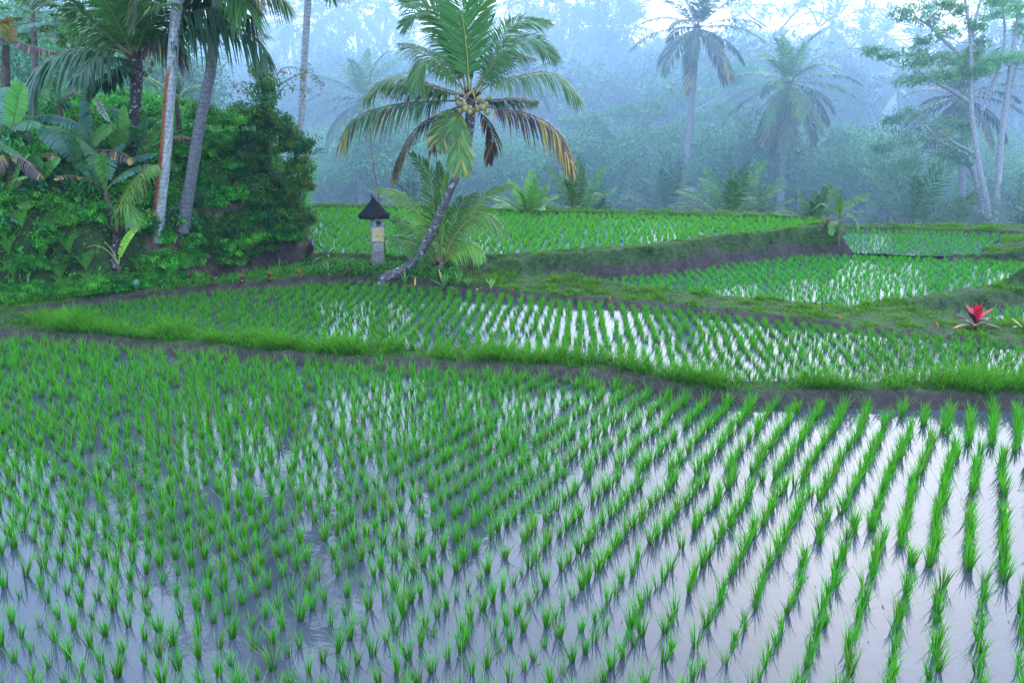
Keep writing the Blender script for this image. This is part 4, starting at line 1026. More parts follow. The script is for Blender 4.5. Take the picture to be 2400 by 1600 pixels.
# ------------------------------------------------------------------ the shrine
S0 = foot(885, 612, 1.1); YSh = S0[1]
u = 1.0 / (FPX / (YSh / CP * 0.985))                       # metres per photo pixel there (approx.)
def SX(x, y): return 820 + x * .1275, 440 + y * .1275       # shrine crop
def sw(x, y, dy=0): return W(*SX(x, y), YSh + dy)
root = thing("shrine", "small stone shrine with pointed black thatched roof and ochre cloth, left of the leaning palm", "shrine", S0)
cx0 = S0[0]
def zof(y): return float(sw(500, y)[2])
def xof(x): return float(sw(x, 1000)[0])
mx_ = (xof(395) + xof(625)) / 2
def box(mb, cx, cy, z0, z1, hx, hy, col, hx1=None, hy1=None, rot=R(18), bev=0.02):
    hx1 = hx if hx1 is None else hx1; hy1 = hy if hy1 is None else hy1
    rings = [(z0, hx - bev, hy - bev), (z0 + bev, hx, hy), (z1 - bev, hx1, hy1), (z1, hx1 - bev, hy1 - bev)]
    V = []
    for z, a, b in rings:
        ca, cb = min(bev, a * .4), min(bev, b * .4)
        for px_, py_ in [(-a + ca, -b), (a - ca, -b), (a, -b + cb), (a, b - cb), (a - ca, b), (-a + ca, b), (-a, b - cb), (-a, -b + cb)]:
            V.append((cx + px_ * math.cos(rot) - py_ * math.sin(rot), cy + px_ * math.sin(rot) + py_ * math.cos(rot), z))
    Fq = [(k * 8 + j, k * 8 + (j + 1) % 8, (k + 1) * 8 + (j + 1) % 8, (k + 1) * 8 + j) for k in range(3) for j in range(8)]
    mb.add(V, Fq, col)
    for k, rev in ((0, True), (3, False)):
        o8 = k * 8; q = [(o8, o8 + 1, o8 + 2, o8 + 3), (o8, o8 + 3, o8 + 4, o8 + 7), (o8 + 4, o8 + 5, o8 + 6, o8 + 7)]
        mb.add(V, [tuple(reversed(x)) if rev else x for x in q], col)
hw = (xof(600) - xof(400)) / 2 / 1.22
hw *= 1.12; stone = np.array([.27, .25, .235])
mb = MB(); zb0 = float(S0[2]) - .1
box(mb, mx_ - .01, YSh, zb0, zof(1180), hw * 1.28, hw * 1.28, stone * .65, hw * 1.12, hw * 1.12)
box(mb, mx_, YSh, zof(1180) - .003, zof(1000), hw * .95, hw * .95, stone, hw * 1.0, hw * 1.0)
for y in (1045, 1090, 1130, 1160): box(mb, mx_ - .015 - math.sin(R(18)) * -hw * .9, YSh - hw * .93, zof(y) - .012, zof(y) + .016, hw * .32, .045, stone * 1.2, bev=.006)
part("plinth", mb, M_STONE, root)
mb = MB(); box(mb, mx_, YSh, zof(1000) + .002, zof(735), hw * 1.02, hw * 1.02, stone * .9, hw * 1.10, hw * 1.10)
for s in (-1, 1):
    for y in (800, 880, 960): box(mb, mx_ + s * hw * 1.12, YSh + s * .1, zof(y) - .02, zof(y) + .02, .03, .04, stone * .8, bev=.006)
part("pillar", mb, M_STONE, root)
mb = MB(); zc = zof(735)
box(mb, mx_, YSh, zc + .002, zc + .035, hw * 1.22, hw * 1.22, stone * 1.2)
zt = zof(590)
for sx in (-1, 1):
    for sy in (-1, 1):
        a = R(18); dx, dy = sx * hw * .92, sy * hw * .92
        box(mb, mx_ + dx * math.cos(a) - dy * math.sin(a), YSh + dx * math.sin(a) + dy * math.cos(a), zc + .037, zt, .026, .026, (.22, .25, .28), bev=.005)
a = R(18)
def wall_at(dx, dy, hx, hy, col): box(mb, mx_ + dx * math.cos(a) - dy * math.sin(a), YSh + dx * math.sin(a) + dy * math.cos(a), zc + .037, zt - .003, hx, hy, col, bev=.005)
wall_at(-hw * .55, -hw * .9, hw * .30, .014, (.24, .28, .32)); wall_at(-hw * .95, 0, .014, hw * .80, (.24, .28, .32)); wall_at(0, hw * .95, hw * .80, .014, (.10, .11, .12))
part("niche", mb, M_STONE, root)
mb = MB(); box(mb, mx_ + hw * .35, YSh - hw * .2, zc + .038, zc + .09, hw * .3, hw * .3, (.30, .22, .20), bev=.01); box(mb, mx_ + hw * .3, YSh - hw * .1, zc + .092, zc + .15, hw * .14, hw * .14, (.12, .08, .07), bev=.01)
part("offering_tray", mb, M_CLOTH, root)
# cloth, draped round the pillar in two overlapping lengths
def cloth(mb, z1, z0, h0, off, col, ph):
    n = 72; zs = np.linspace(z1, z0, 10); V = []; a = R(18)
    for j, z in enumerate(zs):
        for k in range(n):
            t = k / n * 4; s_ = int(t); f = t - s_
            cs = [(-1, -1), (1, -1), (1, 1), (-1, 1)]; p = cs[s_]; q = cs[(s_ + 1) % 4]
            x = (p[0] + (q[0] - p[0]) * f); y = (p[1] + (q[1] - p[1]) * f)
            wv = 1 + .018 * math.sin(k * 1.9 + ph + j * .35) * (j / 9 + .3) + .012 * math.sin(k * .7 + j * .6)
            hem = .02 * math.sin(k * .8 + ph) * (j == 9) + (.035 * math.sin(f * 3.14) if j == 9 else 0)
            X = x * h0 * wv; Y = y * h0 * wv
            V.append((mx_ + X * math.cos(a) - Y * math.sin(a), YSh + X * math.sin(a) + Y * math.cos(a), z + hem))
    mb.add(V, [(j * n + k, (j + 1) * n + k, (j + 1) * n + (k + 1) % n, j * n + (k + 1) % n) for j in range(9) for k in range(n)], col)
mb = MB(); cloth(mb, zof(735) + .0, zof(990), hw * 1.17, 0, (.42, .33, .16), 0); cloth(mb, zof(732) + .01, zof(900), hw * 1.24, 0, (.40, .31, .15), 1.3)
part("cloth", mb, M_CLOTH, root, True)
# roof: concave thatch pyramid with fringe
mb = MB(); n = 72; prof_ = [(185, 22), (205, 28), (260, 62), (330, 120), (400, 178), (460, 232), (500, 262), (545, 262), (540, 235)]
V = []; xc = (xof(200) + xof(730)) / 2
for j, (y, hh_) in enumerate(prof_):
    for k in range(n):
        t = k / n * 4; s_ = int(t); f = t - s_
        cs = [(-1, -1), (1, -1), (1, 1), (-1, 1)]; p = cs[s_]; q = cs[(s_ + 1) % 4]
        x = p[0] + (q[0] - p[0]) * f; y2 = p[1] + (q[1] - p[1]) * f; nr = math.hypot(x, y2); rnd = .75
        x, y2 = x * (1 - rnd) + x / nr * rnd * 1.1, y2 * (1 - rnd) + y2 / nr * rnd * 1.1
        h_ = hh_ * abs(xof(1000) - xof(0)) / 1000 * (1 + .03 * RR.normal())
        V.append((xc + (x * math.cos(R(18)) - y2 * math.sin(R(18))) * h_ * .97, YSh + (x * math.sin(R(18)) + y2 * math.cos(R(18))) * h_ * .97, zof(y) + (.02 * RR.normal() if j > 5 else .004 * RR.normal())))
mb.add(V, [(j * n + k, j * n + (k + 1) % n, (j + 1) * n + (k + 1) % n, (j + 1) * n + k) for j in range(len(prof_) - 1) for k in range(n)], (.016, .016, .020))
k = RR.random(1500) * 2 * np.pi; hh_ = 262 * abs(xof(1000) - xof(0)) / 1000; jj = .35 + .65 * RR.random(1500) ** .5
P0 = np.stack([xc + np.cos(k) * hh_ * jj, YSh + np.sin(k) * hh_ * jj, np.interp(jj, [.08, .24, .46, .68, .89, 1], [zof(y) for y in (185, 260, 330, 400, 460, 500)]) + .01], -1)
Dd = norm(np.stack([np.cos(k), np.sin(k), np.full(1500, -1.0)], -1))
strips(mb, P0, Dd, .10, np.array([[0, 0, -.02]]), norm(np.cross(Dd, [0, 0, 1.])), .008, (.018, .018, .022), (.03, .028, .03), 2)
part("roof", mb, M_THATCH, root, True)
mb = MB(); box(mb, mx_ + .02, YSh, zof(595), zof(530), hw * 1.42, hw * 1.42, (.42, .38, .22), hw * 1.7, hw * 1.7)
part("valance", mb, M_CLOTH, root)
mb = MB(); xf = xof(440); tube(mb, [(xf, YSh, zof(200)), (xf, YSh, zof(170)), (xf, YSh, zof(160)), (xf, YSh, zof(140)), (xf, YSh, zof(125)), (xf, YSh, zof(105))], [.03, .02, .03, .012, .022, .006], (.05, .05, .05), 10)
part("finial", mb, M_STONE, root, True)
mb = MB(); pb = foot(905, 603, 1.1)
tube(mb, bez([W(904, 603, YSh + .35) - [0, 0, .2], W(901, 560, YSh + .35), W(890, 478, YSh + .35), W(881, 420, YSh + .35), W(872, 360, YSh + .35), W(868, 305, YSh + .35), W(872, 270, YSh + .35)], 27), np.linspace(.022, .008, 27), (.22, .10, .07), 7, True, .2)
single("bamboo_pole", mb, M_BARK, "thin reddish bent bamboo pole standing behind the shrine", "pole", W(904, 603, YSh + .35), smooth=True)

# ------------------------------------------------------------------ small plants along the path
def rosette(name, label, cat, px, py, n, L, w, c0, c1, e0=80, e1=15, curl=60, mat=M_SKIN, group=None, z=.6, stem=0, r=r5, s0=0):
    p = foot(px, py, z)
    root = thing(name, label, cat, p, group)
    if stem: mb = MB(); tube(mb, [p - [0, 0, .05], p + [0, 0, stem]], [.02, .015], (.1, .06, .05), 6); part("stem", mb, M_BARK, root)
    for k in range(n):
        u_ = k / max(n - 1, 1); az = R(k * 137.5 + s0); el = R(e0 + (e1 - e0) * u_)
        d = np.array([math.cos(el) * math.sin(az), math.cos(el) * math.cos(az), math.sin(el)]); l_ = L * (.8 + .4 * r.random())
        mb = MB(); cc0 = np.array(c0[k % len(c0)]); cc1 = np.array(c1[k % len(c1)])
        sd_ = np.cross(d, [0, 0, 1.]); sd_ = norm(sd_); upv = np.cross(sd_, d)
        for s in (-1, 1):
            wd = norm(sd_ * s + upv * .35)
            t = np.linspace(0, 1, 9); P = (p + [0, 0, stem * (1 - .6 * u_)]) + d * (l_ * t)[:, None] + np.array([0, 0, -1.]) * (l_ * curl / 160 * t ** 2)[:, None] * math.cos(el)
            pw = PROF_LEAF(t)[:, None] * w * .5
            V = np.stack([P, P + wd * pw], 1).reshape(-1, 3); i = np.arange(8) * 2
            mb.add(V, np.stack([i, i + 1, i + 3, i + 2], -1), np.repeat(cc0 + (cc1 - cc0) * t[:, None], 2, 0))
        part("leaf", mb, mat, root, True)
    return root
PINK = (.60, .008, .05); DPUR = (.05, .015, .025); ORG = (.50, .20, .04)
rosette("cordyline", "plant with bright pink top leaves and dark maroon lower leaves on the right path", "ornamental plant", 2284, 770, 16, .50, .16,
        [PINK] * 7 + [DPUR] * 9, [PINK] * 6 + [(.6, .02, .08)] + [DPUR, (.10, .03, .03), (.45, .22, .03)] * 3, 84, 12, 50, z=.3, stem=.16)
tiG = "dark ti plants in a row on the grassy path"
for x, y in [(447, 664), (499, 668), (567, 664), (633, 658), (818, 652)]:
    rosette("ti_plant", {447: "small dark purple ti plant, first of the row below the bank", 499: "small dark purple ti plant before the red soil bank", 567: "dark ti plant with orange lower leaves before the red soil", 633: "bushy dark and rust ti plant in the middle of the path row",
             818: "small dark purple ti plant between the shrine and palm foot"}[x], "ti plant", x, y, 14, .19, .055, [DPUR, (.07, .02, .03)], [(.08, .03, .04), (.12, .05, .03)] if x not in (567, 633) else [(.1, .04, .03), ORG], 82, -5, 60, group=tiG, stem=.13)
rosette("red_plant", "slim rust red plant on the path left of the strappy lily clump", "ornamental plant", 703, 654, 10, .20, .05, [(.35, .05, .03), (.25, .12, .05)], [(.4, .08, .03)], 88, 20, 40, stem=.12)
AG = [(.06, .20, .04), (.10, .26, .05)]; AY = [(.30, .34, .05), (.5, .4, .06)]
rosette("agave", "green strap leaved plant at the far left foot of the bank", "ornamental plant", 71, 700, 8, .55, .09, AG, [(.10, .22, .08)], 85, 30, 30, z=.5)
rosette("lily", "small green star shaped plant before the red soil bank", "ornamental plant", 654, 632, 9, .36, .04, AG, AG, 75, 20, 40, z=.62)
rosette("lily", "large dark green strappy lily clump left of the shrine", "ornamental plant", 764, 604, 14, .62, .06, [(.04, .12, .03)], AG, 82, 15, 80, z=.9)
rosette("bromeliad", "bromeliad with pale pink lower leaves below the strappy lily clump", "ornamental plant", 768, 640, 10, .34, .06, AG + [(.3, .12, .08)], AG + [(.5, .2, .12)], 80, 10, 40)
rosette("lily", "spiky green plant between the shrine and the leaning trunk", "ornamental plant", 850, 642, 9, .34, .035, AG, AG, 85, 30, 30)
rosette("bromeliad", "upright green bromeliad just right of the leaning trunk foot", "ornamental plant", 949, 668, 8, .42, .055, AG, AG, 86, 40, 25)
rosette("bromeliad", "yellow leaved sprig right of the leaning trunk foot", "ornamental plant", 973, 672, 3, .30, .06, [ORG], [YEL], 70, 20, 60)
rosette("bromeliad", "large green bromeliad with yellow tipped lower leaves at the young palm foot", "ornamental plant", 1041, 676, 17, .55, .06, AG, AG + [(.45, .3, .05)], 86, 8, 40)
rosette("lily", "narrow upright green plant right of the large bromeliad", "ornamental plant", 1075, 668, 9, .40, .035, AG, AG, 88, 50, 20)
rosette("lily", "small spiky green plant on the path below the dark wall start", "ornamental plant", 1097, 672, 8, .30, .04, AG, AG, 85, 30, 20)
rosette("bromeliad", "broad pale green bladed plant at the start of the right path", "ornamental plant", 1150, 678, 4, .36, .085, [(.16, .30, .06)], [(.24, .36, .07)], 88, 60, 20)
rosette("bromeliad", "fallen yellow orange leaved sprig beside the broad bladed plant", "ornamental plant", 1124, 678, 3, .30, .05, [ORG], [YEL], 40, 10, 60, s0=60)
rosette("taro", "pair of broad pale taro leaves at the banana seedling foot", "taro plant", 290, 684, 4, .24, .17, [(.07, .22, .06)], [(.10, .28, .09)], 70, 40, 90, z=.6, stem=.12)
rosette("taro", "blue green taro plant right of the banana seedling", "taro plant", 322, 682, 3, .26, .18, [(.06, .2, .09)], [(.08, .24, .12)], 75, 50, 90, z=.6, stem=.1)
rosette("red_plant", "dark red spiky plant on the corner of the upper terrace wall", "ornamental plant", 1936, 536, 14, .42, .05, [(.10, .03, .04), (.06, .08, .03)], [(.14, .04, .05)], 85, 25, 30, z=1.2)
rosette("croton", "green and yellow leaved plant at the right edge of the path", "ornamental plant", 2398, 772, 10, .42, .07, AG, AY, 80, 15, 50, z=.3)
for x, y, lb in [(914, 664, "tiny red leaved sprout at the leaning trunk foot"), (1201, 682, "tiny red sprouts on the path right of the bladed plant"), (1430, 703, "tiny red sprout on the path below the terrace wall"),
                 (1968, 745, "low orange red sprout right of the forked stick"), (2196, 764, "small red leaves on the grass left of the pink topped plant")]:
    rosette("red_sprout", lb, "sprout", x, y, 5, .11, .035, [(.4, .04, .03)], [(.45, .07, .05)], 70, 10, 40, group="red sprouts in the path grass")
def stick(label, pts, Y, r, fork=None):
    p0 = W(*pts[0], Y); mb = MB(); tube(mb, bez([W(x, y, Y) for x, y in pts], 10), np.linspace(r, r * .5, 10), (.07, .05, .045), 6, True, .3)
    if fork: 
        for q in fork: tube(mb, [W(*a_, Y) for a_ in q], r * .6, (.07, .05, .045), 5)
    single("stick", mb, M_BARK, label, "stick", p0 , smooth=True)
Yk = float(foot(1928, 742, .5)[1]); stick("thin bare upright stick with a small fork on the right path", [(1928, 746), (1927, 716), (1926, 690), (1924, 660)], Yk, .012, [[(1927, 712), (1919, 702)], [(1927, 712), (1932, 702)]])
Yk = float(foot(1115, 680, .55)[1]); stick("thin dark stick leaning against the dark end of the terrace wall", [(1115, 682), (1122, 655), (1132, 628), (1142, 606)], Yk, .012)
Yk = float(foot(1572, 712, .5)[1]); stick("short forked peg standing in the path grass below the wall", [(1572, 716), (1572, 700), (1573, 690)], Yk, .014, [[(1573, 702), (1568, 692)]])
Yk = float(foot(919, 664, .55)[1]); stick("short thin stick standing at the leaning trunk foot", [(918, 664), (918, 635)], Yk, .008)

# weeds on the path between the bank, the shrine and the palms
mb = MB(); pts = []
for k in range(300):
    x = 330 + 740 * RR.random(); y = np.interp(x, [330, 500, 760, 900, 1060, 1230], [684, 660, 632, 630, 640, 660]) + RR.normal(0, 10)
    p = hit(x, y)
    if p is not None and lookup(TM, np.array([p[0]]), np.array([p[1]]))[0] < .4: pts.append(p + [0, 0, .07])
leaf_cloud(mb, np.array(pts), .17, 24, .065, np.array([.055, .24, .015]), RR, aspect=.4)
tag(link(mb.mesh("weeds"), "weeds", M_LEAF), 'low leafy weeds along the path around the shrine', kind='stuff')

wx, wy = WALLP; cl_ = fbm(wx * 2.5, wy * 2.5, 201); kk = cl_ > .45; wx, wy = wx[kk], wy[kk]
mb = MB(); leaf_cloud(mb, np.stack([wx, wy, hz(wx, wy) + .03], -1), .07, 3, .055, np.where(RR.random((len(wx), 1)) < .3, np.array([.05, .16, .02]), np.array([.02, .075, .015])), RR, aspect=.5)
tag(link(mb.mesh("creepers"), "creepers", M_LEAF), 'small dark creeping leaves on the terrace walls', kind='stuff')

# ------------------------------------------------------------------ misty background
def oz(x, y): return float(outer_z(np.array([x]), np.array([y]))[0])
r8 = np.random.default_rng(8)
FG = np.array([.035, .11, .03]); FGL = np.array([.05, .15, .035])
def mid_palm(label, tpts, rad, Y, L, n, seed, col=GREEN, dead=.25, emin=-62, lw=.85, nuts=0):
    r_ = np.random.default_rng(seed); Y = Y * 1.3; rad *= 1.25; L *= 1.3; lw *= 1.3
    P = np.array([W(x, y, Y) for x, y in tpts]); b = P[0].copy(); b[2] = min(b[2] - .5, oz(b[0], b[1]) - .2); P = np.vstack([b[None], P])
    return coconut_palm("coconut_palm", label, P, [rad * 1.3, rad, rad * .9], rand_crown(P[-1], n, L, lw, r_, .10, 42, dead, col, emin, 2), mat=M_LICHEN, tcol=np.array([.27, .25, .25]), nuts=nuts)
mid_palm("tall straight coconut palm in the mist, tallest of those right of the leaning palm", [(1596, 500), (1608, 400), (1624, 210), (1634, 66)], .20, 50, 3.9, 26, 21, DKGREEN * 1.3, .2, -48)
mid_palm("misty coconut palm with dense round crown hanging low and orange dead frond", [(1828, 500), (1832, 420), (1840, 300), (1848, 195)], .20, 48, 3.8, 32, 22, GREEN * 1.1, .35, -78)
mid_palm("large pale coconut palm in the mist behind the shrine", [(850, 492), (852, 420), (853, 330), (855, 235)], .24, 52, 3.9, 26, 23, GREEN, .15, -60)
mid_palm("coconut palm half hidden behind the spreading trees at right", [(2251, 548), (2253, 480), (2256, 380), (2258, 225)], .20, 46, 3.4, 24, 24, DKGREEN * 1.3, .2, -50, nuts=5)
mid_palm("smaller misty coconut palm between the round crowned palm and right trees", [(2112, 330), (2108, 280), (2106, 208)], .18, 80, 3.6, 20, 25, GREEN, .1, -50)
mid_palm("distant palm with white mottled trunk right behind the shrine palm", [(905, 492), (900, 400), (892, 330)], .22, 56, 3.2, 16, 26, DKGREEN, .3, -40)
mid_palm("thin leaning pale palm behind the young palm", [(1172, 492), (1180, 400), (1195, 320), (1230, 180)], .16, 60, 3.4, 18, 27, DKGREEN, .3, -40)
mid_palm("dark short palm with hanging dead fronds left of the round crowned palm", [(1740, 500), (1742, 450), (1748, 375)], .18, 52, 3.0, 16, 28, DKGREEN, .5, -50)
# young palms along the far edge of the terraces
YE = [(1238, 496, 30, 1.7, "yellow green young palm on the far edge behind the leaning palm", LTGREEN * 1.2), (1345, 500, 34, 2.4, "silvery young palm clump on the far edge of the upper terrace", GREEN), (1400, 500, 37, 1.8, "small grey green palm right of the silvery palm clump", BS * .9),
      (1712, 510, 36, 2.9, "green young palm before the round crowned palm", GREEN * 1.1), (1770, 512, 40, 2.4, "young palm beside the round crowned palm trunk", GREEN), (2130, 545, 38, 4.0, "big stemless palm with two upright fronds at the far right terrace", DKGREEN * 1.5),
      (1905, 515, 36, 1.8, "small pale palm left of the bright palm seedling", GREEN), (2235, 548, 42, 2.6, "young palm at the foot of the half hidden coconut palm", GREEN * 1.2), (2390, 552, 40, 3.2, "broad young palm at the right edge of the misty wood", DKGREEN * 1.4), (1560, 505, 44, 3.6, "wide young palm in the mist left of the tallest trunk", DKGREEN * 1.4), (960, 492, 42, 2.6, "hazy young palm behind the shrine roof", DKGREEN)]
for k, (x, y, Y, L, lb, c) in enumerate(YE):
    Y *= 1.2; L *= 1.2; P = W(x, y, Y); r_ = np.random.default_rng(40 + k); P[2] -= .35
    fl = []
    for j in range(11):
        el = 84 - 5.5 * j; fl.append(dict(pts=arc_frond(P, j * 137.5 + 20 * r_.random(), el, L * (.8 + .3 * r_.random()), 55, 8), L=L * .24, n=34, w=.06, droop=.25, N=(0, -.5, .8), col=c * (.8 + .4 * r_.random()), segs=2, start=.25, r=r_, rr=.03))
    coconut_palm("young_palm", lb, np.array([P - [0, 0, 1.2], P + [0, 0, .2]]), [.2, .16], fl, hub=False, mat=M_BARK)
# albizia: spreading trees with flat layers of foliage
def albizia(label, trunks, pads, Y, scale=1.0, col=FGL, name="albizia_tree", group=None, leaf=.16, dens=1.0, bark=(.30, .29, .29), seed=1):
    r_ = np.random.default_rng(seed); Y *= 1.3; col = np.asarray(col) * 1.7; scale *= 1.25; leaf *= 1.2; dens *= 1.2
    base = W(*trunks[0][0], Y); root = thing(name, label, "tree", base, group)
    mb = MB(); alltp = []
    for k, t in enumerate(trunks):
        P = bez([W(x, y, Y + .4 * k) for x, y in t], 20); r0 = .17 * scale if k == 0 else .11 * scale
        tube(mb, P, np.linspace(r0, r0 * .35, 20), bark, 8, True, .15); alltp.append(P)
    A = np.concatenate(alltp)
    part("trunk", mb, M_BARK, root, True)
    mb = MB()
    for (x, y, hw, hh) in pads:
        dY = r_.normal(0, 1.2); c = W(x, y, Y + dY); u_ = Y / FPX; rx, rz = hw * u_, hh * u_ * 1.3
        dist = np.linalg.norm(A - c, axis=1) + np.maximum(A[:, 2] - c[2], 0) * 3 + np.maximum(c[2] - A[:, 2] - 3 * rx, 0)
        q = A[np.argmin(dist)]; br = MB()
        mid = (q + c) / 2 + [0, 0, -.12 * np.linalg.norm(c - q)]
        tube(br, bez([q, mid, c], 9), np.linspace(.036, .012, 9) * scale, bark, 5, False)
        nt = max(int(40 * dens), 6); th = r_.random(nt) * 6.28; rr_ = np.sqrt(r_.random(nt))
        C = c + np.stack([np.cos(th) * rr_ * rx, np.sin(th) * rr_ * rx * .8, (r_.random(nt) - .5) * 2 * rz + rz * .4 * (1 - rr_ ** 2)], -1)
        for j in range(0, nt, 4): tube(br, bez([c, (c + C[j]) / 2 + [0, 0, .05], C[j]], 4), [.015, .012, .01, .006], bark, 4, False)
        part("branch", br, M_BARK, root, True)
        C = C + r_.normal(0, 1, C.shape) * np.array([.18 * rx, .18 * rx, .25 * rz]); leaf_cloud(mb, C, .11 * rx + .10, 11, leaf * .9, np.where(r_.random((nt, 1)) < .4, col * 1.3, col), r_, flat=.35, aspect=.34, updir=1.2, segs=1)
    part("crown", mb, M_FAR, root)
    return root
def px4(L_): return [C4(*p) for p in L_]
def pads4(L_): return [(*C4(x, y), a * .3827, b * .3827) for x, y, a, b in L_]
def pads3(L_): return [(*C3(x, y), a * .3189, b * .3189) for x, y, a, b in L_]
albizia("tall spreading tree with forked white trunk and airy leaf layers at right", [px4([(1370, 1430), (1330, 1200), (1290, 1000), (1245, 650), (1240, 240), (1195, -60)]), px4([(1240, 260), (1270, 120), (1320, -60)]), px4([(1250, 640), (1130, 560), (1000, 490), (880, 400)]), px4([(1225, 380), (1100, 270), (990, 160), (900, 110)]), px4([(1290, 960), (1150, 880), (1050, 800)])],
        pads4([(640, 320, 60, 20), (740, 340, 70, 22), (820, 90, 70, 40), (900, 80, 90, 40), (1000, 110, 60, 35), (960, 250, 60, 20), (1080, 190, 110, 22), (920, 330, 80, 25), (1010, 360, 110, 28), (900, 380, 80, 22), (1120, 370, 80, 25), (1270, 160, 60, 20), (1280, 260, 60, 25), (1080, 30, 50, 18), (880, 490, 90, 25), (980, 480, 110, 22), (1090, 470, 70, 20), (1200, 440, 70, 25), (1180, 60, 60, 20), (1300, 440, 60, 20), (1250, 330, 60, 20)]), 38, 1.0, FGL * 1.3, seed=31)
albizia("leaning pale trunked tree beside the forked tree at the right edge", [px4([(1380, 1420), (1410, 1100), (1440, 750), (1480, 450), (1530, 100), (1550, -80)]), px4([(1310, 680), (1400, 450), (1450, 200), (1420, -60)]), px4([(1430, 820), (1500, 500), (1570, 230)])],
        pads4([(1380, 90, 70, 25), (1480, 70, 80, 25), (1550, 60, 60, 30), (1370, 370, 70, 22), (1450, 350, 80, 22), (1330, 420, 60, 20), (1540, 360, 60, 25), (1560, 180, 50, 25), (1480, 10, 90, 20), (1380, 10, 50, 20)]), 39, 1.0, FGL * 1.3, seed=32)
albizia("low spreading tree whose flat leaf layers reach left under the half hidden palm", [px4([(1330, 1400), (1240, 1000), (1100, 900), (960, 770)]), px4([(1240, 1020), (1100, 960), (900, 910)])],
        pads4([(860, 700, 90, 25), (760, 740, 60, 20), (950, 760, 130, 35), (1080, 780, 110, 35), (850, 820, 120, 30), (980, 850, 130, 35), (760, 880, 110, 25), (680, 910, 60, 18), (1120, 930, 80, 25), (1180, 980, 70, 25), (850, 1010, 70, 20), (760, 1040, 80, 22), (1200, 770, 60, 25), (1150, 860, 80, 25)]), 40, 1.0, FG * 1.2, seed=33)
albizia("feathery green tree right behind the round crowned palm", [px4([(80, 1330), (180, 1100), (300, 900), (420, 820)]), px4([(80, 1300), (260, 1130), (450, 1020)])],
        pads4([(450, 810, 80, 30), (540, 860, 90, 30), (600, 930, 80, 28), (430, 900, 90, 35), (350, 990, 110, 40), (480, 980, 110, 35), (640, 980, 50, 18), (250, 1090, 110, 40), (380, 1090, 120, 45), (500, 1080, 90, 40), (200, 1180, 90, 40), (330, 1190, 120, 45), (480, 1180, 110, 50), (400, 830, 70, 25), (560, 1010, 70, 25)]), 52, 1.2, FG * 1.3, seed=34, leaf=.2)
T3 = lambda L_: [C3(*p) for p in L_]
albizia("flat layered tree with slanting bare trunk left of the tallest palm trunk", [T3([(490, 1330), (420, 1180), (320, 1030), (240, 950), (190, 930)]), T3([(420, 1180), (400, 1100), (370, 1040)]), T3([(580, 1340), (590, 1080), (560, 880), (550, 820)]), T3([(590, 1060), (640, 900), (700, 780)])],
        pads3([(110, 870, 60, 25), (170, 910, 80, 25), (280, 830, 90, 30), (360, 860, 90, 30), (460, 830, 100, 30), (560, 770, 90, 28), (620, 830, 80, 25), (300, 1010, 100, 25), (420, 1010, 90, 22), (540, 1010, 90, 25), (640, 1010, 90, 25), (700, 960, 90, 28), (760, 1000, 80, 25), (760, 700, 80, 30), (200, 960, 60, 20), (380, 800, 60, 20)]), 56, 1.2, FGL, seed=35, leaf=.2)
albizia("spreading green tree between the two misty palms", [T3([(700, 1400), (720, 1200), (800, 950), (900, 800)]), T3([(720, 1180), (820, 1050), (1000, 980)])],
        pads3([(850, 850, 90, 30), (950, 860, 90, 30), (1060, 820, 90, 30), (1000, 700, 90, 35), (1090, 780, 80, 28), (880, 970, 90, 28), (980, 990, 90, 28), (1250, 480, 80, 30), (1300, 560, 80, 30), (1180, 600, 70, 25), (950, 1210, 110, 28), (1060, 1220, 90, 25), (860, 1230, 80, 25), (1150, 560, 70, 30), (780, 1280, 110, 30), (1130, 1000, 70, 25), (1070, 920, 80, 25)]), 60, 1.3, FG * 1.2, seed=36, leaf=.22)
albizia("low tree with flat leaf layers behind the young palm", [T3([(-350, 1500), (-250, 1350), (-150, 1250)]), T3([(480, 1470), (340, 1360), (190, 1290), (60, 1260)])],
        pads3([(-280, 1250, 90, 25), (-180, 1220, 100, 25), (-60, 1230, 100, 25), (60, 1240, 100, 22), (160, 1240, 70, 20), (-100, 1010, 90, 25), (-20, 1080, 80, 25), (50, 1060, 70, 25), (-200, 1330, 100, 35), (-330, 1300, 80, 25), (250, 1280, 80, 22), (330, 1240, 70, 18), (-60, 880, 60, 20), (20, 890, 60, 20)]), 54, 1.1, FG * 1.2, seed=37, leaf=.2)
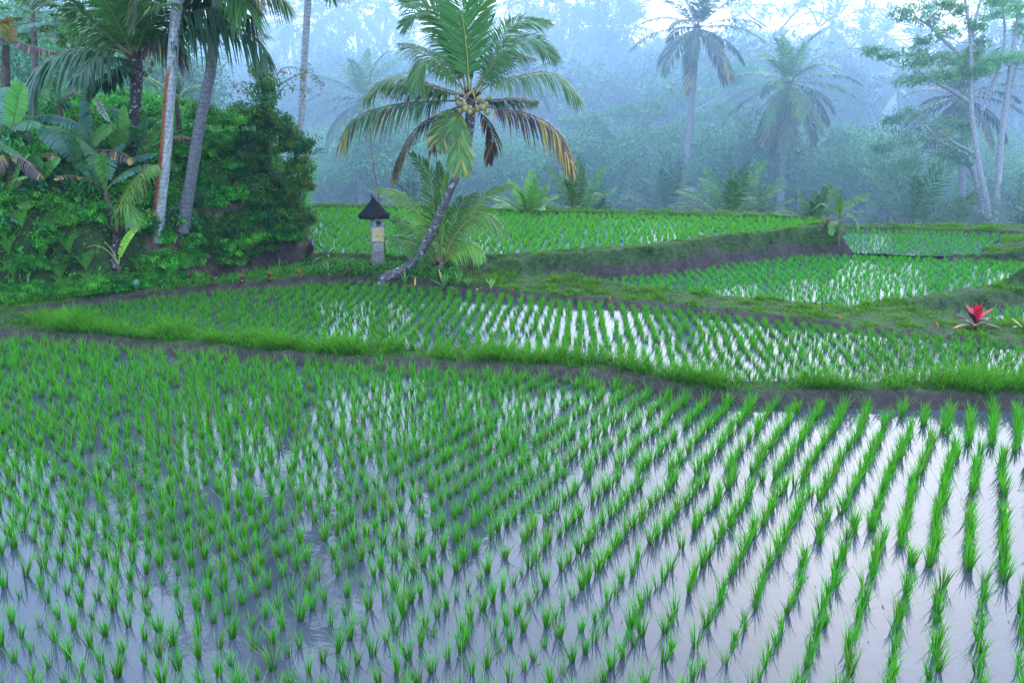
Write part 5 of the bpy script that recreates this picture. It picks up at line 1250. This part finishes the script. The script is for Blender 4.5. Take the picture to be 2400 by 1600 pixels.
# bare branched trees on the skyline
albizia("bare branched tree with thin leaf layers on the misty skyline at centre right", [T3([(1400, 330), (1480, 250), (1560, 150), (1640, 60), (1660, -60)]), T3([(1780, 190), (1740, 100), (1690, 40), (1640, -40)]), T3([(1780, 190), (1820, 90), (1790, -40)]), T3([(1400, 200), (1250, 90), (1290, 0)]), T3([(1790, 200), (1900, 110), (1990, 60)])],
        pads3([(1120, 40, 70, 25), (1230, 20, 70, 20), (1330, 60, 90, 22), (1450, 50, 90, 25), (1560, 90, 70, 22), (1180, 110, 70, 22), (1380, 120, 80, 20), (1650, 30, 60, 18), (1200, 170, 60, 20), (1700, 20, 60, 20)]), 95, 1.15, FG, seed=38, leaf=.3, dens=.9, bark=(.16, .15, .15))
albizia("pale feathery tree on the misty skyline left of the tallest palm", [T3([(190, 330), (190, 150), (140, 30), (130, -40)]), T3([(190, 160), (220, 60), (240, -40)]), T3([(400, 300), (450, 140), (380, 40)]), T3([(350, 200), (300, 60), (340, -20)])],
        pads3([(40, 70, 70, 25), (80, 110, 60, 25), (340, 20, 80, 25), (420, 60, 80, 22), (360, 90, 80, 25), (470, 110, 60, 22), (30, 150, 80, 40), (100, 160, 80, 40), (280, 120, 90, 60), (330, 180, 90, 60), (230, 170, 80, 50)]), 100, 1.1, FG, seed=39, leaf=.32, bark=(.16, .15, .15))

# shared far trees: crowns of leaf clumps on a trunk
def far_tree(label, group, seed, rad, hgt, flat=1.0, col=FG, leaf=.3, nt=120, nl=16):
    r_ = np.random.default_rng(seed); root = thing("far_tree", label, "tree", (0, 0, -60), group)
    mb = MB(); tube(mb, bez([(0, 0, -3), (.1, 0, hgt * .5), (-.1, .1, hgt)], 8), np.linspace(.28, .12, 8), (.22, .2, .2), 7)
    link(mb.mesh("trunk", True), "trunk", M_BARK, root)
    d = norm(r_.normal(size=(nt, 3))); C = d * (.35 + .65 * r_.random((nt, 1))) * np.array([rad, rad, rad * .8 * flat])
    C = C * (0.65 + .7 * vnoise(d[:, 0] * 2.5 + 9, d[:, 1] * 2.5 + d[:, 2] * 2.5 + 9, seed))[:, None] + [0, 0, hgt]
    mb = MB(); leaf_cloud(mb, C, rad * .22, nl, leaf, np.where(r_.random((nt, 1)) < .35, col * 1.5, col), r_, flat=.6, aspect=.5)
    link(mb.mesh("crown"), "crown", M_FAR, root)
    return root
def far_palm(label, group, seed, h, L):
    r_ = np.random.default_rng(seed); root = thing("far_palm", label, "palm tree", (0, 0, -60), group)
    mb = MB(); tube(mb, bez([(0, 0, -3), (.2, 0, h * .5), (0, 0, h)], 8), np.linspace(.25, .16, 8), (.3, .29, .28), 7)
    link(mb.mesh("trunk", True), "trunk", M_BARK, root)
    mb = MB()
    for f in rand_crown((0, 0, h), 20, L, 1.1, r_, .13, 24, .1, DKGREEN * 1.2, -50, 2): frond(mb, **f)
    link(mb.mesh("crown"), "crown", M_FAR, root); return root
gV = 'trees in the hollow behind the terraces'; gH = 'trees on the misty hill'; gP = 'palms on the misty hill'
VT = [far_tree('leafy tree in the misty hollow just behind the terraces', gV, 61, 2.2, 2.8, .9, FG * 1.5, .13, 190, 34), far_tree('leafy tree in the misty hollow just behind the terraces', gV, 62, 2.8, 2.6, .6, FG * 1.8, .13, 190, 34)]
HT = [far_tree('pale blue round tree on the misty hill', gH, 63, 3.4, 6, 1.1, FG, .38, 150, 16), far_tree('pale blue round tree on the misty hill', gH, 64, 4.4, 7, .5, FG, .38, 170, 16), far_tree('pale blue round tree on the misty hill', gH, 65, 2.8, 4, 1.4, FG, .36, 140, 16)]
FP = [far_palm('slender palm with feathery crown on the misty hill', gP, 66, 9, 4.2), far_palm('slender palm with feathery crown on the misty hill', gP, 67, 11, 4.6), far_palm('slender palm with feathery crown on the misty hill', gP, 68, 7, 4.4)]
first_used = {}
def put_far(lst, k, p, s):
    o = lst[k]
    if id(o) not in first_used:
        first_used[id(o)] = 1; o.location = tuple(float(a) for a in p); o.scale = (s, s, s); return
    copy_thing(o, p, float(r8.random() * 6.28), s)
for k in range(84):                                          # hollow: tops between 330 and 480 px
    px = 700 + 1760 * (k + r8.random()) / 84; Y = 64 + 34 * r8.random(); p = W(px, 500, Y); p[2] = oz(p[0], Y) - .2
    put_far(VT, k % 2, p, 1.15 + 1.0 * r8.random())
for k in range(130):                                        # hill
    px = 480 + 1980 * r8.random(); Y = 110 + 130 * (k / 130)
    if 1950 < px < 2200 and Y > 130 and r8.random() < .7: continue
    p = W(px, 300, Y); p[2] = oz(p[0], Y) - .2
    put_far(HT, int(r8.integers(0, 3)), p, 1.1 + .55 * r8.random())
for k in range(24):                                         # left background, seen between the left palms
    px = -60 + 560 * r8.random(); Y = 60 + 70 * r8.random(); p = W(px, 300, Y); p[2] = oz(p[0], Y) - .2
    put_far(HT, int(r8.integers(0, 3)), p, 1.2 + .6 * r8.random())
for k in range(34):                                          # tall trees behind the hollow
    px = 640 + 1800 * (k + r8.random()) / 34; Y = 96 + 24 * r8.random(); p = W(px, 300, Y); p[2] = oz(p[0], Y) - .2
    if 1980 < px < 2160: continue
    put_far(HT, int(r8.integers(0, 3)), p, 1.3 + .7 * r8.random())
for px, Y, s in [(40, 50, 2.3), (130, 54, 2.6), (230, 50, 2.2), (330, 58, 2.2), (420, 60, 1.9)]:
    p = W(px, 300, Y); p[2] = max(oz(p[0], Y), -1.0) + 2.0; put_far(VT, int(px) % 2, p, s)
for px, py, Y in [(745, 60, 95), (795, 25, 95), (832, 18, 100), (905, 25, 105), (680, 50, 90), (1235, 12, 100), (1320, 10, 98), (1270, 60, 95), (1395, 60, 92), (1470, 75, 90), (1420, 130, 80), (2025, 80, 92), (2075, 85, 95), (1950, 60, 88), (1985, 190, 70), (2040, 130, 85), (1390, 250, 72), (1375, 215, 75), (1500, 280, 68), (120, 60, 60), (40, 40, 55), (230, 20, 70), (2390, 190, 62), (2370, 120, 70), (2160, 130, 80), (1130, 130, 80), (960, 120, 85), (2330, 60, 75)]:
    j = int(r8.integers(0, 3)); h = [9, 11, 7][j]; Y *= 1.55; c = W(px, py, Y); g_ = oz(c[0], Y); s = max(min((c[2] - g_) / h, 2.2), 1.15); p = c.copy(); p[2] = c[2] - h * s
    put_far(FP, j, p, s)
